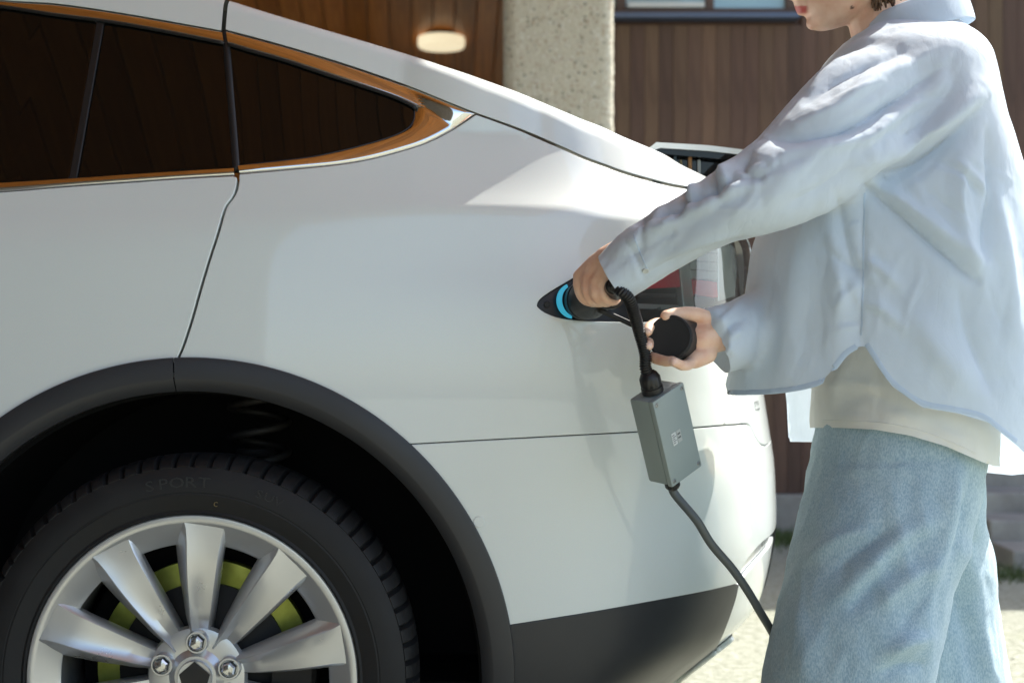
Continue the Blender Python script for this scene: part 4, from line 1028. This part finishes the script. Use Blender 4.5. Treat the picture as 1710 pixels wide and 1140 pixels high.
STR = [  # fold lines: ridge > 0, valley < 0
    ([(1560,118),(1500,166),(1420,210),(1350,224),(1288,228)], -.016, 9, 20),
    ([(1575,135),(1510,185),(1440,228),(1360,246),(1290,262)], .013, 18, 12),
    ([(1545,95),(1470,130),(1400,178),(1330,205)], .010, 16, 9),
    ([(1500,90),(1440,110),(1385,140),(1345,172)], -.008, 8, 12),
    ([(1470,60),(1420,85),(1380,118),(1352,150)], .008, 9, 7),
    ([(1445,48),(1400,78),(1372,108)], -.007, 6, 8),
    ([(1630,185),(1590,225),(1540,262),(1490,290),(1452,312)], -.022, 8, 16),
    ([(1640,150),(1590,200),(1520,240),(1450,275)], .016, 22, 14),
    ([(1600,120),(1580,165),(1530,215),(1480,245)], -.008, 9, 14),
    ([(1450,314),(1500,352),(1560,404),(1632,468)], -.014, 9, 6),
    ([(1462,306),(1520,350),(1580,396),(1640,440)], .012, 12, 14),
    ([(1610,255),(1600,330),(1620,420),(1650,490)], .010, 14, 18),
    ([(1650,215),(1655,300),(1650,360),(1640,420)], -.012, 8, 14),
    ([(1660,300),(1680,420),(1700,560)], .010, 18, 14),
    ([(1400,330),(1412,400),(1435,470)], -.008, 12, 8),
    ([(1385,345),(1395,430),(1400,520),(1392,590)], .008, 16, 22),
    ([(1335,400),(1325,480),(1318,560),(1305,640)], .010, 18, 26),
    ([(1290,400),(1282,480),(1275,560),(1262,640)], -.007, 14, 18),
    ([(1442,318),(1441,400),(1441,480),(1437,570)], -.004, 5, 5),
    ([(1441,430),(1470,450),(1500,480)], .006, 8, 10), ([(1441,470),(1415,492),(1395,520)], .006, 8, 10),
    ([(1441,505),(1475,520),(1510,550)], .006, 8, 12), ([(1440,450),(1410,440),(1388,418)], -.005, 7, 9),
    ([(1520,520),(1560,580),(1620,650)], .009, 20, 30), ([(1600,480),(1620,560),(1660,660)], -.009, 14, 24),
    # sleeve
    ([(1270,303),(1225,318),(1180,343),(1130,368),(1080,392),(1030,420)], .014, 20, 9),
    ([(1262,292),(1220,304),(1170,326),(1120,352),(1070,378)], -.013, 8, 11),
    ([(1255,250),(1240,275),(1262,298)], -.008, 8, 9), ([(1212,262),(1205,290),(1218,312)], .010, 9, 11), ([(1192,284),(1190,310),(1200,330)], -.012, 6, 8),
    ([(1164,282),(1158,310),(1150,340),(1152,352)], .012, 8, 7), ([(1140,318),(1138,345),(1128,368)], -.010, 6, 7),
    ([(1105,340),(1090,370),(1065,392)], .007, 8, 8), ([(1075,358),(1065,380)], -.007, 5, 5), ([(1082,365),(1075,395),(1068,420)], -.006, 5, 6),
    ([(1300,270),(1250,290),(1210,330)], .006, 10, 9), ([(1330,300),(1270,335),(1200,375),(1140,405)], .006, 22, 20),
    ([(1240,398),(1180,415),(1120,440),(1080,460)], -.007, 6, 9), ([(1225,392),(1170,405),(1110,430)], .006, 8, 8),
    ([(1420,230),(1350,270),(1290,300)], .007, 12, 16), ([(1430,270),(1370,315),(1310,345)], -.006, 12, 16),
    # cuff edge
    ([(1045,400),(1062,430),(1078,470)], -.004, 3, 4),
    # far sleeve
    ([(1240,500),(1215,520),(1190,548)], .004, 6, 8), ([(1240,530),(1215,548),(1196,572)], -.006, 5, 8), ([(1236,548),(1220,570),(1212,600)], .006, 7, 7), ([(1225,505),(1200,530)], -.004, 4, 5), ([(1222,585),(1212,610)], -.004, 4, 5), ([(1236,560),(1215,575),(1205,590)], -.005, 6, 8)]
STR = [(a_, b_*(1.1 if b_ > 0 else 1.5), c_, d_) for a_, b_, c_, d_ in STR]
random.seed(21)
def thin(p, ang, ln, amp, wd_):          # a fine crease of slightly bent line
    a_ = math.radians(ang); q_ = random.uniform(-.18, .18)*ln; c_, s_ = math.cos(a_), math.sin(a_)
    STR.append(([p, (p[0]+c_*ln*.5-s_*q_, p[1]+s_*ln*.5+c_*q_), (p[0]+c_*ln, p[1]+s_*ln)], amp, wd_, wd_*random.uniform(.5, 1.4)))
for i in range(26):                      # down the forearm and round the elbow
    t = random.random(); cx_, cy_ = 1290-230*t, 300+115*t; o_ = random.uniform(-40, 34)*(1-.35*t)
    thin((cx_+o_*.4, cy_+o_), random.gauss(152, 16), random.uniform(35, 110), random.choice((-1, 1))*random.uniform(.0010, .0028), random.uniform(3, 6))
for i in range(14): thin((1250+random.uniform(-30, 50), 255+random.uniform(0, 70)), random.gauss(120, 30), random.uniform(20, 55), -random.uniform(.002, .005), random.uniform(3, 5))
for i in range(22):                      # drag lines from the shoulder to the elbow
    thin((random.uniform(1420, 1610), random.uniform(70, 230)), random.gauss(142, 12), random.uniform(50, 150), random.choice((-1, -1, 1))*random.uniform(.0015, .0045), random.uniform(3, 8))
for i in range(20):                      # hanging cloth below the arm
    thin((random.uniform(1280, 1690), random.uniform(370, 560)), random.gauss(86, 14), random.uniform(50, 150), random.choice((-1, 1))*random.uniform(.001, .0032), random.uniform(4, 9))
for i in range(18):                      # puckers at the side seam
    yy_ = random.uniform(330, 560); sd_ = random.choice((-1, 1)); thin((1441+sd_*3, yy_), (0 if sd_ > 0 else 180)+random.gauss(25*sd_, 22), random.uniform(14, 46), random.choice((-1, 1))*random.uniform(.001, .003), random.uniform(2.5, 5))
for i in range(10): thin((random.uniform(1500, 1640), random.uniform(250, 330)), random.gauss(48, 16), random.uniform(60, 140), random.choice((-1, 1))*random.uniform(.0015, .004), random.uniform(4, 8))
folds(me, STR, wrinkle=.0022, wscale=(13, 13, 8))
cut_hem(me, hem_shirt)
shirt = finish(me, 'shirt', M['shirt'], per)
# hem band and seams as raised strips lying on the cloth
from mathutils.bvhtree import BVHTree
def strip_on(me_, pts2, width, name, mt, parent, lift=.0005, axis='n'):
    bvh = BVHTree.FromPolygons([tuple(v.co) for v in me_.vertices], [tuple(p.vertices) for p in me_.polygons]); L = []
    for px_, py_ in resample(pts2, 80):
        o_ = Vector((0, -D, H)); d_ = (W(px_, py_, 0)-o_).normalized(); hit = bvh.ray_cast(o_, d_)
        if hit[0] is not None: L.append((hit[0], hit[1]))
    if len(L) < 4: return
    V = []; Fc = []
    for i, (p, n_) in enumerate(L):
        t = (L[min(i+1, len(L)-1)][0]-L[max(i-1, 0)][0]).normalized(); n_ = n_ if n_.y < 0 else -n_; b = t.cross(n_).normalized()
        V += [p+b*width*.5, p+b*width*.3+n_*lift, p-b*width*.3+n_*lift, p-b*width*.5]
    for i in range(len(L)-1):
        for j in range(3): Fc.append((i*4+j, i*4+j+1, i*4+5+j, i*4+4+j))
    return mobj(name, V, Fc, mt, parent)
strip_on(me, cr([(1216,655),(1250,655),(1300,652),(1345,645),(1375,634),(1395,611),(1412,590),(1430,578)], 8), .009, 'hem', M['stitch'], shirt)
strip_on(me, cr([(1447,574),(1460,594),(1477,620),(1498,644),(1540,672),(1590,682),(1640,694),(1672,716),(1698,736)], 8), .008, 'hem', M['stitch'], shirt)
strip_on(me, cr([(1444,322),(1442,400),(1441,480),(1438,560)], 8), .0035, 'side_seam', M['stitch'], shirt)
strip_on(me, cr([(1058,392),(1068,420),(1082,452)], 8), .0025, 'cuff_seam', M['stitch'], shirt)
# collar: folded band standing round the neck, turned down over the yoke
cb_ = MB(); rings = []
cen = W(1508, 28, YC)
for k_ in range(49):
    t = math.radians(-150+300*k_/48)          # 0 = back of the neck
    cx_, sy_ = math.cos(t), math.sin(t)
    drop = .012*(1-cx_)                        # falls towards the front
    base = Vector((cen.x+.012+.072*cx_, YC+.070*sy_, cen.z+.016-.058*(1-cx_)*.5))
    out = Vector((cx_, sy_, 0))
    spread = 1.0
    rings.append([base-out*.002+Vector((0,0,-.035)), base+Vector((0,0,.028)), base+out*.006+Vector((0,0,.033)), base+out*.013+Vector((0,0,.028)), base+out*.024*spread+Vector((0,0,.0)), base+out*.031*spread+Vector((0,0,-.026)), base+out*.029*spread+Vector((0,0,-.027)), base+out*.012+Vector((0,0,.018))])
cb_.loft(rings, False); col_o = cb_.obj('collar', M['shirt'], shirt, True)
sub = col_o.modifiers.new('sub', 'SUBSURF'); sub.levels = 1; sub.render_levels = 2
bt = inv  # (no traced points needed here)
btn = W(1078, 452, -.185)
bvh = BVHTree.FromPolygons([tuple(v.co) for v in me.vertices], [tuple(p.vertices) for p in me.polygons])
hit = bvh.ray_cast(Vector((0,-D,H)), (btn-Vector((0,-D,H))).normalized())
if hit[0] is not None:
    MB().lathe([(0,.0012),(.003,.0012),(.0042,.0016),(.005,.0008),(.005,-.0006)], Matrix.Translation(hit[0]) @ hit[1].to_track_quat('Z','Y').to_matrix().to_4x4(), 20).obj('button', M['sticker'], shirt, True, 35)

# ---- t-shirt
TEE = [(300,1400,1640,.15),(420,1385,1645,.155),(520,1376,1650,.160),(600,1366,1654,.165),(680,1362,1652,.184),(730,1364,1648,.190),(800,1370,1645,.188)]
tm = remesh(MB().loft(rows_ring(TEE)), 't_shirt', .0075, 3)
def hem_tee(co):
    k_ = F/(D+co.y); px_ = 855+co.x*k_
    return H-(float(np.interp(px_, [1360,1400,1460,1520,1580,1640,1660], [714,714,717,727,745,771,778]))-570)/F*(D+co.y)
folds(tm, [([(1420,600),(1400,640),(1385,690)], .006, 10, 12), ([(1380,650),(1430,640),(1470,650)], .005, 8, 8), ([(1400,680),(1450,660),(1490,680)], -.005, 7, 9), ([(1460,600),(1468,650),(1466,715)], -.003, 4, 4), ([(1480,690),(1540,700),(1600,730)], .006, 10, 10), ([(1500,670),(1550,705),(1610,720)], -.005, 8, 8), ([(1375,690),(1430,700),(1500,712)], .004, 5, 5)], wrinkle=.003, wscale=(12,12,12))
cut_hem(tm, hem_tee)
tee = finish(tm, 't_shirt', M['tee'], per)
strip_on(tm, cr([(1374,702),(1420,703),(1480,707),(1540,720),(1590,738),(1630,757)], 8), .0022, 'hem_stitching', M['tee'], tee, .0008)

# ---- jeans
NL = [(610,1390,1622,.135,YC-.01),(690,1376,1632,.150,YC-.02),(760,1362,1634,.150,YC-.03),(830,1346,1626,.142,YC-.055),(880,1334,1612,.132,YC-.07),(950,1316,1592,.124,YC-.085),(1020,1299,1577,.122,YC-.09),(1080,1289,1563,.122,YC-.09),(1140,1279,1550,.122,YC-.09),(1250,1266,1530,.125,YC-.09),(1400,1252,1512,.13,YC-.09),(1470,1250,1510,.13,YC-.09)]
FL = [(620,1410,1620,.12,YC+.02),(700,1400,1630,.13,YC+.03),(780,1400,1633,.135,YC+.045),(860,1400,1634,.13,YC+.07),(890,1400,1640,.125,YC+.09),(930,1405,1652,.122,YC+.10),(1000,1412,1660,.12,YC+.11),(1060,1420,1669,.12,YC+.11),(1140,1430,1683,.12,YC+.11),(1260,1440,1700,.125,YC+.11),(1400,1450,1716,.13,YC+.11),(1450,1452,1718,.13,YC+.11)]
jm = remesh(MB().loft(rows_ring(NL, n=56, pw_=2.2)).loft(rows_ring(FL, n=56, pw_=2.2)), 'jeans', .0065, 4)
folds(jm, [([(1600,770),(1596,850),(1570,930),(1540,1030)], .010, 18, 12), ([(1622,790),(1612,850),(1585,930)], -.010, 9, 12),
    ([(1350,935),(1400,900),(1450,885)], .009, 12, 14), ([(1380,960),(1440,915),(1500,880)], -.012, 12, 16), ([(1400,1000),(1450,955),(1500,900),(1560,870)], .014, 14, 20),
    ([(1420,1020),(1460,975),(1500,940)], -.012, 10, 14), ([(1470,1010),(1510,970),(1560,940)], .010, 14, 12), ([(1500,1050),(1540,1000),(1565,960)], -.008, 10, 14),
    ([(1480,1095),(1510,1070),(1545,1062)], .014, 14, 12), ([(1470,1125),(1510,1110),(1545,1108)], -.012, 10, 14), ([(1400,790),(1450,782),(1520,778)], .004, 8, 8), ([(1440,780),(1500,772),(1580,768)], -.005, 6, 8),
    ([(1330,1010),(1345,1070),(1340,1140)], .008, 20, 24), ([(1310,960),(1322,920),(1340,890)], -.006, 8, 10),
    ([(1600,900),(1620,950),(1640,1030)], .010, 16, 16), ([(1590,980),(1610,1050),(1625,1140)], -.008, 12, 16), ([(1620,1010),(1640,1060),(1655,1140)], .010, 12, 14),
    ([(1605,800),(1610,860)], -.006, 5, 5)], wrinkle=.006, wscale=(9,9,5))
jeans = finish(jm, 'jeans', M['denim'], per)

# ---- body: one continuous mesh (head, neck, trunk, arms with fingers, legs)
bdy = MB()
# head, lofted from the profile: row, front, back, half width
HD = [(-178,1425,1470,.020),(-172,1392,1500,.045),(-155,1362,1524,.062),(-130,1344,1540,.072),(-100,1334,1546,.076),(-75,1336,1546,.077),(-55,1340,1542,.076),(-35,1336,1532,.073),(-18,1336,1518,.069),(0,1336,1500,.064),(10,1338,1490,.060),(20,1342,1474,.055),(28,1347,1452,.049),(36,1349,1430,.041),(43,1353,1408,.031),(48,1358,1392,.019),(50.5,1363,1380,.008)]
bdy.loft(rows_ring(HD, n=40, pw_=2.0, sub=5))
def blob(px_, py_, y, rx, ry, rz):
    c = W(px_, py_, y); rings = []
    for i in range(1, 10):
        a = math.pi*i/10; rings.append([c+Vector((rx*math.sin(a)*math.cos(6.28318*k_/16), ry*math.sin(a)*math.sin(6.28318*k_/16), rz*math.cos(a))) for k_ in range(16)])
    bdy.loft(rings)
bdy.tube([W(1342,-58,YC), W(1329,-30,YC), W(1321,-12,YC)], [.008,.011,.0125], 14, True)      # nose
blob(1331,-6,YC-.012,.010,.007,.007); blob(1331,-6,YC+.012,.010,.007,.007)
blob(1336,5,YC,.010,.020,.009)                                                            # upper lip area
blob(1338.5,13,YC,.0105,.021,.0048); blob(1340.5,20,YC,.0095,.019,.0052)                   # lips
blob(1359,39,YC,.0125,.017,.0115)                                                          # chin
for sg_ in (-1, 1):
    blob(1448,-38,YC+sg_*.079,.016,.008,.030); blob(1448,-8,YC+sg_*.074,.010,.007,.010)      # ears
bdy.tube([W(1462,-25,YC), W(1470,20,YC), W(1485,60,YC), W(1500,130,YC)], [.054,.054,.060,.085], 24)   # neck
bdy.loft(rows_ring([(70,1450,1580,.08),(110,1410,1600,.14),(200,1400,1620,.15),(400,1420,1630,.14),(560,1415,1620,.13),(680,1400,1625,.145),(800,1400,1620,.14)], n=32))
bdy.tube([W(1510,145,.0), W(1390,248,-.105), W(1275,318,-.16), W(1150,380,-.152), W(1050,425,-.135)], [.042,.042,.038,.035,.026], 18, True)
bdy.tube([W(1510,150,.20), W(1420,330,.25), W(1370,440,.20), W(1280,535,.05), W(1210,557,-.06)], [.05,.046,.042,.036,.027], 18, True)
for sx_, yy, kx in ((1405, YC-.09, 1380), (1560, YC+.11, 1575)):
    bdy.tube([W(1500 if sx_ < 1500 else 1520, 800, yy), W(sx_+20, 1150, yy), W(kx, 1480, yy)], [.085,.058,.04], 18, True)
# left hand on the plug: palm over the top, four fingers down the camera side and round underneath, thumb on the far side
def finger(pts, r0, r1): 
    C_ = cr([tuple(p) for p in pts], 4); bdy.tube(C_, list(np.linspace(r0, r1, len(C_))), 12, True)
def hull_pts(pts, rs, n=14): bdy.tube(pts, rs, n, True)
wr_l = W(1030,428,-.140)
K = [W(967,461,-.108), W(980,466,-.124), W(993,471,-.134), W(1004,476,-.139)]          # knuckles, index to little finger
for i, kn in enumerate(K):
    b0 = W(1018+i*4, 424+i*7, -.128-.006*i); bdy.tube([b0, b0.lerp(kn, .5)+Vector((0,-.002,.002)), kn], [.0155,.0135,.0100], 12, True)
hull_pts([W(1040,425,-.136), W(1012,436,-.130), W(990,450,-.120)], [.026,.022,.016], 16)
FG = [[K[0], W(966,478,-.108), W(974,498,-.098), W(990,505,-.078), W(1002,502,-.062)],
      [K[1], W(979,486,-.128), W(987,501,-.118), W(1000,506,-.098), W(1012,503,-.08)],
      [K[2], W(993,489,-.139), W(1000,501,-.130), W(1012,506,-.110), W(1022,502,-.092)],
      [K[3], W(1006,491,-.143), W(1013,501,-.136), W(1023,504,-.118), W(1030,501,-.104)]]
for i, fg in enumerate(FG): finger(fg, .0090-.0004*i, .0073-.0003*i)
finger([W(1025,432,-.118), W(1000,444,-.090), W(984,456,-.072), W(972,468,-.060)], .0125, .0085)
# right hand, palm to the camera and upwards, carrying the cap
hull_pts([W(1215,556,-.068), W(1190,560,-.082), W(1165,566,-.092)], [.026,.028,.026], 16)
for i, (x_, y_, yy) in enumerate(((1120,540,-.092),(1122,556,-.086),(1126,574,-.088),(1136,590,-.096))):
    b0 = W(1182, 545+i*11, -.080-.003*i); kn = W(x_, y_, yy); bdy.tube([b0, b0.lerp(kn, .5)+Vector((0,.006,0)), kn], [.016,.0145,.0105], 12, True)
finger([W(1124,541,-.092), W(1098,540,-.098), W(1085,546,-.125), W(1082,553,-.145)], .0100, .0078)
finger([W(1124,557,-.086), W(1096,566,-.096), W(1084,572,-.125), W(1083,577,-.146)], .0102, .0080)
finger([W(1126,574,-.088), W(1100,592,-.100), W(1092,597,-.130), W(1112,603,-.155), W(1122,602,-.165)], .0100, .0078)
finger([W(1140,590,-.096), W(1152,606,-.118), W(1140,610,-.148), W(1126,604,-.172)], .0098, .0074)
finger([W(1186,536,-.090), W(1162,526,-.102), W(1135,524,-.118), W(1112,527,-.130)], .0145, .0088)
hull_pts([W(1180,590,-.096), W(1160,600,-.110)], [.0165,.0145], 12)
bmx = remesh(bdy, 'body', .0029, 3, .5)
V, N = mesh_np(bmx); P2 = proj(V); tint = np.zeros((len(V), 4)); tint[:, 3] = 1
fx_ = (P2[:, 0] < 1350) & (P2[:, 1] > 9) & (P2[:, 1] < 24.5) & (np.abs(V[:, 1]-YC) < .024)
prof_f = np.clip((1351-P2[:, 0])/6, 0, 1); tint[:, 0] = np.where(fx_, prof_f*np.clip((P2[:, 1]-9)/2.5, 0, 1)*np.clip((24.5-P2[:, 1])/3, 0, 1)*.9, 0)
mole = (np.hypot(P2[:, 0]-1423, P2[:, 1]-13) < 2.6) & (V[:, 1] < YC); tint[mole, 1] = .85
for nx_, ny_ in ((1081,551),(1083,577),(1121,602),(1124,604)):
    mm = (np.hypot(P2[:, 0]-nx_, P2[:, 1]-ny_) < 6) & (V[:, 1] < -.13) & (V[:, 0] < .4); tint[mm, 2] = .6
ca = bmx.color_attributes.new('tint', 'FLOAT_COLOR', 'POINT'); ca.data.foreach_set('color', tint.ravel())
body = finish(bmx, 'body', M['skin'], per)
# ---- hair: strands swept back into a low knot
hr = MB()
random.seed(3)
for i in range(420):
    a = random.uniform(-1, 1); bq = random.random()
    y0 = YC+a*.079*math.sqrt(1-.3*bq); p0 = W(1352+bq*60, -150+60*bq*abs(a)+random.uniform(-8, 8), y0)
    p1 = W(1440+30*bq, -185+150*abs(a)**1.5+random.uniform(-8, 8), YC+a*.090); p2 = W(1535-40*abs(a), -110+70*abs(a)+random.uniform(-10, 10), YC+a*.075); p3 = W(1500+random.uniform(-14, 24), -12+random.uniform(-12, 18), YC+a*.045)
    hr.tube(cr([tuple(p0), tuple(p1), tuple(p2), tuple(p3)], 5), [.0035]*12+[.003]*3+[.002], 5)
for i in range(230):
    a = random.uniform(-1, 1); sh_ = random.uniform(-6, 34); p0 = W(1462+sh_*.6+random.uniform(-8, 8), -40, YC+a*.07); p1 = W(1460+sh_+random.uniform(-6, 6), -10, YC+a*.066); p2 = W(1462+sh_+random.uniform(-8, 8), 16+random.uniform(-6, 4), YC+a*.056)
    hr.tube(cr([tuple(p0), tuple(p1), tuple(p2)], 5), [.003]*8+[.002]*2+[.001], 5)
hob = hr.obj('hair', M['hair'], per)
# ---- shoes
for cxp, yy in ((1370, YC-.09), (1575, YC+.11)):
    c = W(cxp, 1500, yy).x; sh = MB(); rings = []
    for t in np.linspace(0, 1, 15):
        xx = c+.10-.27*t; hw_ = .036+.012*math.sin(math.pi*min(1, t*1.1)); hh = .075-.035*ss(.3, .9, t); e_ = 1 if .04 < t < .96 else .75
        rings.append([(xx, yy+hw_*e_*math.cos(a), max(.001, .03+(hh-.03 if math.sin(a) > 0 else .03)*e_*math.sin(a))) for a in np.linspace(0, 2*math.pi, 25)[:-1]])
    sh.loft(rings).obj('shoe', M['sticker'], per, True)
